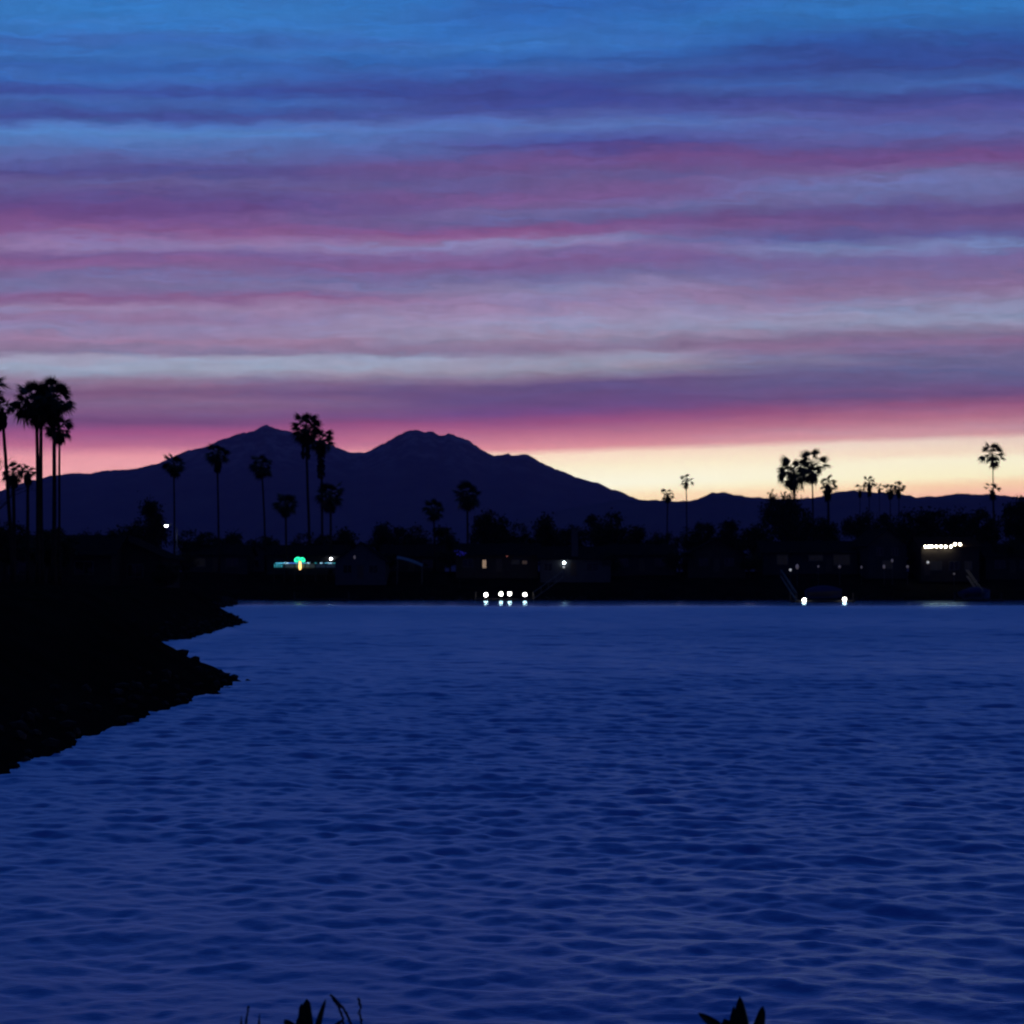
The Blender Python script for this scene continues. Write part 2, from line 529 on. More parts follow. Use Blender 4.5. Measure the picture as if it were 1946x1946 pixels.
def gz(x, y):
    x = np.asarray(x, float)
    y = np.asarray(y, float)
    d = shore_dist(x, y)
    near = 1 - sstep(y, 10, 22)
    far = sstep(y, 190, 235)
    nz = fbm(x * 0.9, y * 0.9, 3) * 0.22 * (1 - near * 0.7) + fbm(x * 3.1, y * 3.1, 4, 3) * 0.10 * (1 - near * 0.7)
    d2 = d + nz
    slope = 0.60 * (1 - near) * (1 - far) + 0.36 * near + 0.31 * far
    top = (2.5 + 1.7 * sstep(d, 4, 40)) * (1 - near) * (1 - far) + 1.35 * near + (4.4 + 0.1 * sstep(d, 20, 200)) * far
    h = d2 * slope
    up = top - np.log1p(np.exp(np.clip((top - h) * 6, -60, 60))) / 6       # soft minimum
    up = up + sstep(d, 4, 9) * 0.12 * fbm(x * 0.25, y * 0.25, 8, 3)
    return np.where(d2 > 0, np.maximum(up, 0.0) + 0.002, np.maximum(d2 * 0.7, -1.6))


def ground_z(x, y):
    return float(gz(np.array([x]), np.array([y]))[0])


azs = np.concatenate([np.linspace(-math.pi, -0.42, 50, endpoint=False), np.linspace(-0.42, 0.36, 330, endpoint=False),
                      np.linspace(0.36, math.pi, 50, endpoint=False)])
rs = np.concatenate([np.linspace(0.3, 8, 16, endpoint=False), np.geomspace(8, 300, 430, endpoint=False), np.geomspace(300, 16900, 46)])
RR, AA = np.meshgrid(rs, azs, indexing='ij')
GX, GY = RR * np.sin(AA), RR * np.cos(AA)
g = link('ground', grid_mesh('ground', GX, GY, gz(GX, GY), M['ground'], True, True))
g['kind'] = 'structure'
g['label'] = 'dark sloping lake banks and flat land behind them'

# ------------------------------------------------------------------ water
wazs = np.concatenate([np.linspace(-1.25, -0.36, 24, endpoint=False), np.linspace(-0.36, 0.36, 830, endpoint=False),
                       np.linspace(0.36, 1.45, 28)])
wrs = np.geomspace(7.8, 262, 1230)
RR, AA = np.meshgrid(wrs, wazs, indexing='ij')
WX, WY = RR * np.sin(AA), RR * np.cos(AA)
DR = RR * (wrs[1] / wrs[0] - 1)
DL = RR * np.gradient(wazs)[None, :]
calm = 1 - 0.95 * sstep(WY + 10 * fbm(WX * 0.05, WY * 0.05, 31, 2) * 0.5, 168, 202)
gust = 1.0 + 0.24 * fbm(WX * 0.16, WY * 0.10, 21, 3) + 0.16 * fbm(WX * 0.025, WY * 0.13, 23, 2)
gust = gust + 0.45 * np.exp(-((WY - 47 - 0.06 * WX) / 3.2) ** 2) * sstep(WX, -3, 9)
NW = 190
Zw = np.zeros_like(WX)
res = np.zeros_like(WX)
tot = 0.0
wr = np.random.default_rng(5)
for i in range(NW):
    lam = math.exp(wr.uniform(math.log(0.085), math.log(1.05)))
    th = wr.normal(0.10, 0.55)
    kk = 2 * math.pi / lam
    kx, ky = kk * math.sin(th), kk * math.cos(th)
    s = (0.85 if lam < 0.2 else 1.0 if lam < 0.9 else 0.75)
    att = np.clip((2 * math.pi / np.maximum(abs(ky), 1e-3) / DR - 2.2) / 1.8, 0, 1) * \
        np.clip((2 * math.pi / max(abs(kx), 1e-3) / DL - 2.2) / 1.8, 0, 1)
    Zw += s / kk * att * np.sin(kx * WX + ky * WY + wr.uniform(0, 6.283))
    res += s * s * att ** 2
    tot += s * s
SLOPE = 0.15
sc_ = SLOPE * math.sqrt(2.0 / tot)
Zw = Zw * sc_ * calm * gust
for i in range(46):                                      # longer, lower waves that still read far out
    lam = math.exp(wr.uniform(math.log(1.1), math.log(5.5)))
    th = wr.normal(0.12, 0.5)
    kk = 2 * math.pi / lam
    kx, ky = kk * math.sin(th), kk * math.cos(th)
    att = np.clip((2 * math.pi / np.maximum(abs(ky), 1e-3) / DR - 2.2) / 1.8, 0, 1)
    Zw += 0.062 * math.sqrt(2.0 / 46) / kk * att * calm * (0.45 + 0.55 * sstep(RR, 14, 60)) * np.sin(kx * WX + ky * WY + wr.uniform(0, 6.283))
unres = SLOPE ** 2 * (1 - res / tot)
unres = unres * np.clip(1 + 0.45 * fbm(WX * 1.6, WY * 0.8, 71, 3), 0.3, 2)
alpha = np.sqrt(np.maximum(2 * unres * (calm * gust) ** 2, 0.0)) + 0.012 + 0.02 * np.clip(calm, 0, 1)
rough = np.clip(np.sqrt(alpha), 0.1, 0.6)
wm = bpy.data.materials.new('lake_water')
wm.use_nodes = True
t = wm.node_tree
t.nodes.remove(t.nodes['Principled BSDF'])
n = NB(t)
body = t.nodes.new('ShaderNodeBsdfDiffuse')                  # even blue painted in for part of the reflected sky
body.inputs['Color'].default_value = (0.018, 0.070, 0.40, 1)
b = t.nodes.new('ShaderNodeBsdfGlossy')                      # the reflecting surface
b.inputs['Color'].default_value = (0.46, 0.76, 1.0, 1)
fr_ = t.nodes.new('ShaderNodeFresnel')
fr_.inputs['IOR'].default_value = 2.1
mx_ = t.nodes.new('ShaderNodeMixShader')
at = t.nodes.new('ShaderNodeAttribute')
at.attribute_name = 'ripple'
# wavelet slopes cap the grazing reflectance; a calm surface mirrors fully
cap = n.m('SUBTRACT', 0.93, n.m('MULTIPLY', n.smooth(at.outputs['Fac'], 0.145, 0.235), 0.33))
t.links.new(n.m('MINIMUM', fr_.outputs[0], cap), mx_.inputs[0])
t.links.new(body.outputs[0], mx_.inputs[1])
t.links.new(b.outputs[0], mx_.inputs[2])
t.links.new(mx_.outputs[0], t.nodes['Material Output'].inputs['Surface'])
t.links.new(at.outputs['Fac'], b.inputs['Roughness'])
tcw = t.nodes.new('ShaderNodeTexCoord')
mp = t.nodes.new('ShaderNodeMapping')
mp.inputs['Scale'].default_value = (6.0, 12.0, 1.0)
t.links.new(tcw.outputs['Object'], mp.inputs[0])
bf = n.noise(mp.outputs[0], 1.0, 6.0, 0.72)
bp = t.nodes.new('ShaderNodeBump')
bp.inputs['Strength'].default_value = 0.45
bp.inputs['Distance'].default_value = 0.02
t.links.new(bf, bp.inputs['Height'])
t.links.new(bp.outputs[0], b.inputs['Normal'])
t.links.new(bp.outputs[0], fr_.inputs['Normal'])
wme = grid_mesh('water', WX, WY, Zw, wm)
a_ = wme.attributes.new('ripple', 'FLOAT', 'POINT')
a_.data.foreach_set('value', rough.ravel().astype(np.float32))
w = link('water', wme)
w['kind'] = 'structure'
w['label'] = 'dark blue rippled lake water'

# ------------------------------------------------------------------ mountain and hills
RIDGE = [(-900, 985), (-600, 960), (-400, 968), (-200, 948), (0, 932), (40, 917), (80, 908), (110, 902), (140, 899), (165, 900),
         (200, 893), (230, 893), (270, 887), (300, 880), (325, 868), (350, 858), (390, 848), (420, 835), (445, 826), (462, 821),
         (482, 818), (503, 805), (513, 810), (530, 815), (560, 823), (600, 835), (630, 846), (650, 854), (667, 860), (690, 860),
         (705, 853), (722, 845), (738, 837), (757, 826), (775, 817), (786, 817), (792, 815), (808, 822), (820, 819), (832, 825),
         (842, 827), (853, 823), (870, 830), (890, 836), (900, 843), (910, 850), (930, 862), (940, 866), (956, 864), (965, 860),
         (975, 865), (990, 863), (1003, 863), (1020, 873), (1035, 882), (1060, 892), (1085, 903), (1120, 914), (1135, 917), (1165, 930),
         (1190, 938), (1218, 952), (1260, 975), (1320, 1010), (1400, 1050)]
HILLS = [(900, 1010), (1000, 985), (1100, 962), (1180, 950), (1215, 950), (1250, 950), (1300, 952), (1325, 949), (1345, 940),
         (1372, 935), (1395, 940), (1430, 945), (1470, 947), (1545, 947), (1565, 942), (1590, 935), (1610, 932), (1690, 936),
         (1720, 940), (1740, 945), (1790, 942), (1830, 937), (1860, 940), (1882, 937), (1905, 942), (1946, 945), (2100, 938),
         (2300, 948), (2500, 940), (2800, 955)]


def range_mesh(pts, D, depth, name, seed):
    xs = np.linspace(pts[0][0], pts[-1][0], 420)
    ys = np.interp(xs, [p[0] for p in pts], [p[1] for p in pts])
    ys = ys + 2.2 * fbm(xs * 0.16, xs * 0, seed, 4, 0.7)
    H = (1103 - ys) / F * D + 3
    X0 = (xs - CX) / F * D
    tt = np.concatenate([np.linspace(0, 1, 46), np.linspace(1, 2, 24)[1:]])
    T, Xg = np.meshgrid(tt, X0, indexing='ij')
    Hg = np.broadcast_to(H, T.shape)
    Yg = D + (T - 1) * depth
    u = np.where(T <= 1, T, 2 - T)
    prof = 0.30 * u + 0.70 * u ** 2.2
    spur = fbm(Xg * 0.0042, Yg * 0.0012, seed + 1, 4) * np.sin(np.pi * u) * 0.28
    Z = Hg * np.clip(prof + spur * prof ** 0.5 * (1 - u) * 1.6, 0, None)
    # nothing in front of the crest rises above the line of sight to it
    Z = np.minimum(Z, 3 + (Hg - 3) * Yg / D * 0.985) if depth else Z
    Z = np.where(T == 1, Hg, Z) - 6 * (1 - u)
    # keep the sight line true while Y varies: scale X with distance in front of the crest
    return grid_mesh(name, Xg * Yg / D, Yg, Z, M['mountain'])


mo = link('mountain', range_mesh(RIDGE, 12000, 4500, 'mountain', 41))
mo['kind'] = 'structure'
mo['label'] = 'twin-peaked mountain in dark blue dusk silhouette'
hi = link('hills', range_mesh(HILLS, 9000, 2500, 'hills', 51))
hi['kind'] = 'structure'
hi['label'] = 'low dark rolling hills under the cream sky'

# ------------------------------------------------------------------ riprap along the banks
mb = MB()
ico_v = [Vector(p).normalized() for p in [(0, 1, 1.618), (0, -1, 1.618), (0, 1, -1.618), (0, -1, -1.618), (1, 1.618, 0), (-1, 1.618, 0),
         (1, -1.618, 0), (-1, -1.618, 0), (1.618, 0, 1), (-1.618, 0, 1), (1.618, 0, -1), (-1.618, 0, -1)]]
ico_f = [(0, 1, 8), (0, 8, 4), (0, 4, 5), (0, 5, 9), (0, 9, 1), (1, 6, 8), (8, 6, 10), (8, 10, 4), (4, 10, 2), (4, 2, 5), (5, 2, 11),
         (5, 11, 9), (9, 11, 7), (9, 7, 1), (1, 7, 6), (3, 10, 6), (3, 2, 10), (3, 11, 2), (3, 7, 11), (3, 6, 7)]
cand = []
for i in range(len(SHORE)):
    a, bb = SHORE[i], SHORE[(i + 1) % len(SHORE)]
    seg = bb - a
    ln = np.hypot(*seg)
    if max(a[1], bb[1]) < 14 and min(a[0], bb[0]) > -5 or max(a[0], bb[0]) > 120:
        continue
    per = 4 if max(a[1], bb[1]) < 125 else 2.2
    for _ in range(int(ln * per)):
        q = a + seg * rnd.random()
        nrm = np.array([seg[1], -seg[0]]) / ln
        q = q + nrm * rnd.gauss(0.35, 0.55)
        cand.append((q[0], q[1]))
cz = gz(np.array([c[0] for c in cand]), np.array([c[1] for c in cand]))
for (qx, qy), z in zip(cand, cz):
    if z < -0.35:
        continue
    s = rnd.uniform(0.07, 0.19) * (1 if qy < 130 else 2.0)
    js = [rnd.uniform(0.7, 1.25) for _ in ico_v]
    sx, sy, sz = rnd.uniform(0.7, 1.3), rnd.uniform(0.7, 1.3), rnd.uniform(0.5, 0.9)
    mb.add([(qx + v.x * s * j * sx, qy + v.y * s * j * sy, z + 0.1 * s + v.z * s * j * sz) for v, j in zip(ico_v, js)], ico_f)
rk = mb.build('riprap_rocks', M['rock'])
rk['kind'] = 'stuff'
rk['label'] = 'jagged dark rocks lining the lake banks'
rk['category'] = 'rocks'


# ------------------------------------------------------------------ palms
def frond_mesh(kind, seed):
    r = random.Random(seed)
    m = MB()
    pl = 0.46                                                  # petiole share of the length
    up = {'up': 0.03, 'mid': 0.02, 'hang': 0.0}[kind]
    droop = {'up': 0.08, 'mid': 0.15, 'hang': 0.12}[kind]
    pts = [(pl * t_, 0, up * math.sin(t_ * 2.5)) for t_ in (0, 0.35, 0.7, 1.0)]
    m.tube(pts, [0.022, 0.016, 0.012, 0.010], 4, False)
    n_ = 13
    hub = Vector(pts[-1])
    spread = {'up': 1.15, 'mid': 1.3, 'hang': 0.9}[kind]

    def at(th, l):
        x = math.cos(th) * l
        y = math.sin(th) * l
        return hub + Vector((x, y, -droop * l * l * 2.4 - abs(y) * 0.22 + r.uniform(-0.012, 0.012)))
    inner = []
    for i_ in range(n_ + 1):
        th = -spread + 2 * spread * i_ / n_
        inner.append(at(th, (0.30 if i_ % 1 == 0 else 0.27) * (0.75 + 0.25 * math.cos(th))))
    vs, fs = [hub], []
    for p in inner:
        vs.append(p)
    for i_ in range(n_):
        fs.append((0, 1 + i_, 2 + i_))
        th = -spread + 2 * spread * (i_ + 0.5) / n_
        l = (0.56 + r.uniform(-0.07, 0.03)) * (0.70 + 0.30 * math.cos(th))
        tip = at(th + r.uniform(-0.06, 0.06), l)
        tip.z -= r.uniform(0.0, 0.10) * (1.6 if kind != 'up' else 0.6)
        vs.append(tip)
        fs.append((1 + i_, len(vs) - 1, 2 + i_))
    m.add(vs, fs)
    return m.mesh('frond', M['palm_dead'] if kind == 'hang' else M['palm_leaf'])


FR = {k_: [frond_mesh(k_, 100 + 7 * i_ + len(k_)) for i_ in range(3)] for k_ in ('up', 'mid', 'hang')}


def palm(label, crown, r, trunk_r, base=None, n=30, hang=6, skirt=0.0, low=-0.9, wind=0.0, seed=0, group='fan palms along the lake'):
    """crown: world point of the crown's heart; r: crown radius in metres; base: (x, y) of the foot."""
    q = random.Random(seed * 31 + 5)
    bx, by = base if base else (crown.x + q.uniform(-0.3, 0.3), crown.y)
    bz = ground_z(bx, by)
    t_ = thing('palm_tree', label, 'palm tree', (bx, by, bz), 0, group)
    top = crown - Vector((bx, by, bz))
    pts, rad = [], []
    for i_ in range(9):
        s = i_ / 8
        bow = math.sin(s * math.pi) * 0.004 * top.z * q.uniform(0.6, 1.0)
        pts.append((top.x * s ** 1.25 + bow * (1 if seed % 2 else -1), top.y * s, -0.2 + (top.z + 0.2) * s))
        rad.append(trunk_r * (1.45 - 0.45 * min(1, s * 5)) * (1 - 0.25 * s))
    MB().tube(pts, rad, 9).build('trunk', M['bark'], t_, True)
    if skirt > 0:
        m = MB()
        for i_ in range(int(26 + 40 * skirt)):
            a = q.uniform(0, 6.283)
            z0 = -q.uniform(0.05, skirt)
            ln = q.uniform(0.35, 0.7) * min(1.0, r)
            ro = trunk_r * 0.7
            w_ = q.uniform(0.10, 0.2) * min(1.0, r)
            o = trunk_r + q.uniform(0.1, 0.42) * r * 0.5
            ca_, sa = math.cos(a), math.sin(a)
            m.add([(ro * ca_, ro * sa, z0), (o * ca_ - w_ * sa, o * sa + w_ * ca_, z0 - ln * 0.6),
                   (o * 0.9 * ca_, o * 0.9 * sa, z0 - ln * 1.15), (o * ca_ + w_ * sa, o * sa - w_ * ca_, z0 - ln * 0.6)],
                  [(0, 1, 2), (0, 2, 3)])
        m.build('dead_leaf_skirt', M['palm_dead'], t_, loc=top)
    for i_ in range(n + hang):
        a = i_ * 2.39996 + q.uniform(-0.3, 0.3)
        if i_ < n:
            s = (i_ + 0.5) / n
            be = math.asin(max(-1, min(1, 0.98 - s * (0.98 - low)))) + q.uniform(-0.15, 0.15)
            kind = 'up' if be > 0.35 else 'mid'
            sc = r * (q.uniform(0.85, 1.18) if i_ % 3 else q.uniform(0.5, 0.8))
        else:
            be = q.uniform(-1.5, -0.95)
            kind = 'hang'
            sc = r * q.uniform(0.75, 1.15)
        rot = Matrix.Rotation(a, 4, 'Z') @ Matrix.Rotation(-be, 4, 'Y') @ Matrix.Rotation(q.uniform(-0.9, 0.9), 4, 'X')
        if wind:
            rot = Matrix.Rotation(wind * q.uniform(0.4, 1.0), 4, 'Y') @ rot
        link('frond', q.choice(FR[kind]), t_, top + Vector((0, 0, q.uniform(-0.08, 0.08) * r)), rot.to_euler(), (sc, sc * q.uniform(0.85, 1.2), sc))
    return t_


def pxm(px, D):
    return px * D / F


PALMS = [
    # label, crown px, D, crown radius px, trunk radius m, foot px, fronds, hanging, skirt m, lowest, wind
    ('tall fan palm cut off by the frame edge, only its frond tips in view', (-34, 745), 112, 52, .17, (-20, 1075), 30, 5, .5, -.6, -.1),
    ('leftmost leaning fan palm, its trunk tilted and a dead frond hanging', (4, 778), 112, 30, .14, (26, 1075), 24, 6, .9, -.5, -.15),
    ('tall fan palm with the big crown swept left, left of the four close trunks', (69, 766), 115, 52, .15, (72, 1075), 48, 10, .6, -.75, -.2),
    ('fan palm whose crown merges with its left neighbour, second of the four close trunks', (78, 771), 117, 42, .15, (80, 1075), 36, 8, .7, -.7, .05),
    ('tall fan palm with one stray frond to the right, third of four close trunks', (102, 757), 114, 43, .16, (102, 1075), 40, 8, 1.6, -.75, .1),
    ('lower fan palm with the thin trunk, right end of the four close trunks', (113, 815), 118, 33, .10, (114, 1075), 34, 6, .5, -.7, .1),
    ('short fan palm below the leaning palm at the picture edge', (25, 900), 128, 26, .16, (27, 1060), 30, 5, .6, -.6, 0),
    ('short fan palm just left of the four close tall trunks', (53, 897), 132, 22, .15, (54, 1060), 26, 6, .6, -.6, 0),
    ('slim fan palm breaking the mountain skyline above the street lamp', (330, 884), 262, 22, .17, (331, 1075), 28, 7, 1.4, -.7, 0),
    ('fan palm on the mountain shoulder, left of the main peak', (413, 866), 258, 24, .18, (417, 1075), 30, 8, 2.2, -.7, 0),
    ('fan palm dark against the mountain directly under the main peak', (497, 886), 262, 25, .18, (505, 1075), 30, 8, 1.2, -.7, 0),
    ('tallest palm on the far shore, standing in the gap between the two peaks', (581, 812), 264, 31, .24, (590, 1075), 34, 14, 4.8, -.8, .05),
    ('palm touching the right side of the tallest palm between the peaks', (610, 836), 266, 27, .22, (612, 1075), 32, 14, 6.0, -.8, .1),
    ('low fan palm over the deck with the glowing palm ornament', (543, 958), 256, 24, .2, (545, 1080), 30, 8, 1.6, -.8, 0),
    ('bushy palm below and right of the tallest palm', (628, 942), 258, 30, .22, (628, 1080), 34, 12, 2.2, -.9, 0),
    ('dark palm beside the broad tree, above the four dock lamps', (888, 942), 262, 27, .2, (890, 1080), 34, 12, 2.0, -.9, 0),
    ('lower dark palm left of the palm above the four dock lamps', (824, 968), 262, 22, .18, (826, 1080), 28, 8, 1.2, -.8, 0),
    ('small fan palm against the cream sky, lower of the isolated pair', (1269, 940), 300, 17, .14, (1268, 1080), 22, 8, 1.0, -.7, 0),
    ('slender small fan palm against the cream sky, taller of the isolated pair', (1304, 914), 300, 17, .12, (1305, 1080), 18, 5, .4, -.35, 0),
    ('fluffy round fan palm left of the tallest pair on the right', (1509, 898), 290, 34, .22, (1515, 1080), 44, 12, .8, -.85, 0),
    ('tallest fan palm of the right-hand group, fronds drooping open', (1543, 884), 288, 33, .16, (1546, 1080), 26, 9, .5, -.55, .05),
    ('squat dense palm right of the drooping tall palm', (1573, 920), 284, 19, .24, (1578, 1080), 26, 10, 2.6, -.8, 0),
    ('tiny palm leftmost of the row of five small palms on the skyline', (1634, 930), 300, 12, .07, (1634, 1080), 16, 6, 1.0, -.6, 0),
    ('small dense palm tallest of the row of five on the skyline', (1652, 917), 298, 15, .10, (1653, 1080), 26, 10, 2.2, -.8, 0),
    ('thin wispy palm in the middle of the row of five on the skyline', (1671, 926), 302, 11, .06, (1671, 1080), 12, 4, .6, -.4, 0),
    ('bushy small palm fourth in the row of five on the skyline', (1692, 930), 298, 16, .10, (1693, 1080), 24, 9, 1.4, -.8, 0),
    ('upright small palm at the right end of the row of five', (1708, 926), 300, 15, .10, (1708, 1080), 22, 8, 1.6, -.8, .05),
    ('lone tall thin palm near the right edge of the picture', (1886, 866), 292, 25, .12, (1893, 1080), 26, 5, .4, -.6, -.05),
    ('ragged low palm at the foot of the lone tall thin palm', (1886, 930), 286, 19, .14, (1890, 1080), 9, 4, .8, -.3, 0),
]
for i, (lab, (cx, cy), D, rp, tr, (fx, fy), nf, nh, sk, lo, wi) in enumerate(PALMS):
    c = P(cx, cy, D)
    f = P(fx, fy, D)
    palm(lab, c, pxm(rp * (1.0 if cx < 130 or rp < 18 else 1.12), D), tr, (f.x, f.y), int(nf * (1.0 if cx < 130 else 1.3 if cx < 1200 else 0.85)), nh, sk, lo, wi, i + 1)

# ------------------------------------------------------------------ broadleaf trees


def tree_protos(kind, seed):
    q = random.Random(seed)
    tr = MB()
    tr.tube([(0, 0, -0.03), (0.01, 0, 0.12), (0.0, 0.01, 0.3), (0.01, 0, 0.5)], [0.035, 0.026, 0.022, 0.015], 8)
    cl = []
    for _ in range(44):
        while True:
            x, y, z = q.uniform(-1, 1), q.uniform(-1, 1), q.uniform(-1, 1)
            if x * x + y * y + z * z <= 1:
                break
        if kind == 'round':
            p = (x * 0.36, y * 0.36, 0.62 + z * 0.32)
        elif kind == 'tall':
            zz = 0.55 + z * 0.4
            ww = 0.26 * (1.05 - 0.75 * max(0, (zz - 0.35) / 0.6))
            p = (x * ww, y * ww, zz)
        elif kind == 'spread':
            p = (x * 0.62, y * 0.62, 0.76 + z * 0.17 - 0.18 * (x * x + y * y))
        else:                                             # ragged conifer-like
            zz = 0.14 + 0.84 * (z * 0.5 + 0.5)
            ww = 0.24 * (1.05 - zz)
            p = (x * ww * 1.4, y * ww * 1.4, zz)
        cl.append(p)
    for p in cl[::3]:
        tr.tube([(0, 0, 0.25 + 0.2 * q.random()), (p[0] * 0.5, p[1] * 0.5, p[2] * 0.75), p], [0.012, 0.008, 0.003], 5, False)
    lf = MB()
    for p in cl:
        rr = q.uniform(0.055, 0.115) * (1.15 if kind == 'spread' else 1)
        for _ in range(95):
            c = Vector((p[0] + q.gauss(0, rr * 0.62), p[1] + q.gauss(0, rr * 0.62), p[2] + q.gauss(0, rr * 0.5)))
            a = Vector((q.gauss(0, 1), q.gauss(0, 1), q.gauss(0, 1))).normalized()
            bq = a.cross(Vector((q.gauss(0, 1), q.gauss(0, 1), q.gauss(0, 1)))).normalized()
            s = q.uniform(0.013, 0.030)
            lf.add([c - a * s, c + bq * s * 0.6, c + a * s, c - bq * s * 0.6], [(0, 1, 2, 3)])
    return tr.mesh('trunk', M['bark'], True), lf.mesh('crown', M['leaf'])


TP = {(k_, i_): tree_protos(k_, 50 + 9 * i_ + len(k_)) for k_ in ('round', 'tall', 'spread', 'ragged') for i_ in (0, 1)}


def tree(label, px, top, D, halfw, kind, v=0, group='broadleaf trees behind the far shore', name='broadleaf_tree', cat='tree', gzoff=0.0):
    p = P(px, top, D)
    bz = ground_z(p.x, p.y)
    h = p.z - bz
    t_ = thing(name, label, cat, (p.x, p.y, bz), (px * 0.7) % 6.28, group)
    wn = {'round': 0.42, 'tall': 0.28, 'spread': 0.66, 'ragged': 0.32}[kind]
    s = pxm(halfw, D) / wn
    tm, cm = TP[(kind, v)]
    link('trunk', tm, t_, scale=(s, s, h))
    link('crown', cm, t_, scale=(s, s, h))
    return t_


TREES = [
    ('low bushy tree at the picture edge under the leaning palm', 8, 982, 138, 46, 'round', 0),
    ('broad dark tree behind the four close palm trunks', 96, 992, 142, 56, 'round', 1),
    ('dark tree left of the street lamp, lower than the lamp head', 185, 1000, 160, 46, 'spread', 0),
    ('rounded dark tree between the palm group and the street lamp', 240, 990, 170, 42, 'round', 0),
    ('tall dark tree rising directly behind the lit street lamp', 287, 936, 268, 34, 'tall', 0),
    ('dark tree just right of the street lamp pole', 372, 1000, 262, 40, 'round', 1),
    ('wide low tree left of the glowing rope-light deck', 436, 1008, 266, 46, 'spread', 1),
    ('dark tree behind the small gabled roof near the deck', 508, 1014, 284, 40, 'round', 0),
    ('dark tree behind the glowing deck house', 596, 1006, 288, 44, 'round', 1),
    ('dark crown between the bushy palm and the pale gable', 655, 1000, 284, 36, 'tall', 1),
    ('dark tree just right of the pale gable peak', 728, 986, 276, 36, 'round', 0),
    ('tree over the pale sloping awning', 778, 990, 282, 42, 'round', 1),
    ('dark tree under the lower dark palm', 842, 992, 276, 34, 'tall', 0),
    ('broad tree right of the palm above the four dock lamps', 925, 962, 276, 42, 'round', 0),
    ('dark tree above the red pinpoint light', 968, 984, 280, 40, 'round', 1),
    ('small crowned tree left of the white wall lamp', 1036, 972, 276, 34, 'tall', 1),
    ('dark tree behind the white wall lamp', 1086, 992, 286, 36, 'round', 0),
    ('broad rounded tree right of the white wall lamp', 1146, 962, 272, 50, 'round', 1),
    ('low tree where the mountain foot meets the hills', 1208, 992, 280, 38, 'round', 0),
    ('dark tree under the isolated pair of small palms', 1270, 1004, 276, 46, 'spread', 0),
    ('dark tree left of the low bump in the hills', 1338, 982, 270, 38, 'round', 1),
    ('upright tree below the low bump in the hills', 1386, 978, 272, 32, 'tall', 0),
    ('dark tree left of the umbrella-crowned tree', 1436, 990, 276, 40, 'round', 0),
    ('umbrella-crowned tree with gaps, left of the fluffy palm', 1487, 927, 282, 50, 'spread', 1),
    ('dense dark tree under the fluffy round palm', 1506, 952, 276, 44, 'round', 1),
    ('dark tree under the squat dense palm', 1566, 976, 274, 40, 'round', 0),
    ('low dark tree under the tiny skyline palms', 1640, 962, 280, 50, 'spread', 0),
    ('dark tree under the bushy end of the row of five palms', 1702, 960, 276, 48, 'round', 1),
    ('tall dark tree left of the row of bright eave lights', 1752, 962, 272, 42, 'tall', 1),
    ('dark tree directly above the row of bright eave lights', 1806, 956, 276, 50, 'round', 0),
    ('dark tree right of the row of bright eave lights', 1862, 954, 270, 44, 'round', 1),
    ('dark tree cut by the right edge of the picture', 1938, 934, 266, 44, 'round', 0),
    ('low tree at the waterside near the right edge of the picture', 1916, 1020, 256, 44, 'spread', 1),
]
for lab, px, top, D, hw, kd, v in TREES:
    tree(lab, px, top, D, hw, kd, v, 'dark trees on the near left land' if D < 200 else 'dark trees behind the far shore')

SHRUBS = [
    ('dark shrub at the foot of the street lamp pole', 348, 1046, 250, 30),
    ('dark shrub between the pale gable and the sloping awning', 738, 1048, 259, 24),
    ('dark shrub behind the shrub with blue string lights', 856, 1040, 258, 30),
    ('dark shrub right of the house with the white wall lamp', 1158, 1046, 255, 24),
    ('dark shrub left of the unlit gabled house below the hills', 1290, 1044, 257, 30),
    ('dark shrub right of the unlit gabled house below the hills', 1424, 1046, 256, 26),
    ('dark shrub between the tall blue gable and the eave-lit house', 1720, 1040, 257, 24),
    ('dark shrub right of the eave-lit house', 1852, 1044, 256, 24),
    ('low dark shrub on the left bank beside the gabled house', 316, 1062, 150, 30),
]
for i, (lab, px, top, D, hw) in enumerate(SHRUBS):
    tree(lab, px, top, D, hw, 'round', i % 2, 'shrubs between the houses', 'shrub', 'shrub')

# bare twiggy tree at the left edge
c = P(2, 1010, 118)
bt = thing('bare_tree', 'leafless twiggy tree at the left edge under the palms', 'tree', (c.x - 0.8, c.y, ground_z(c.x - 0.8, c.y)), 0)
m = MB()
q = random.Random(3)


def branch(p, d, ln, r_, depth):
    p2 = p + d * ln
    m.tube([p, p + d * ln * 0.5 + Vector((q.gauss(0, .04), q.gauss(0, .04), 0)) * ln, p2], [r_, r_ * 0.8, r_ * 0.6], 5, False)
    if depth:
        for _ in range(3):
            nd = (d + Vector((q.gauss(0, .45), q.gauss(0, .45), q.gauss(0.05, .3)))).normalized()
            branch(p2, nd, ln * q.uniform(0.55, 0.8), r_ * 0.6, depth - 1)


branch(Vector((0, 0, -0.1)), Vector((0.03, 0, 1)).normalized(), 3.0, 0.11, 5)
m.build('trunk', M['bark'], bt)


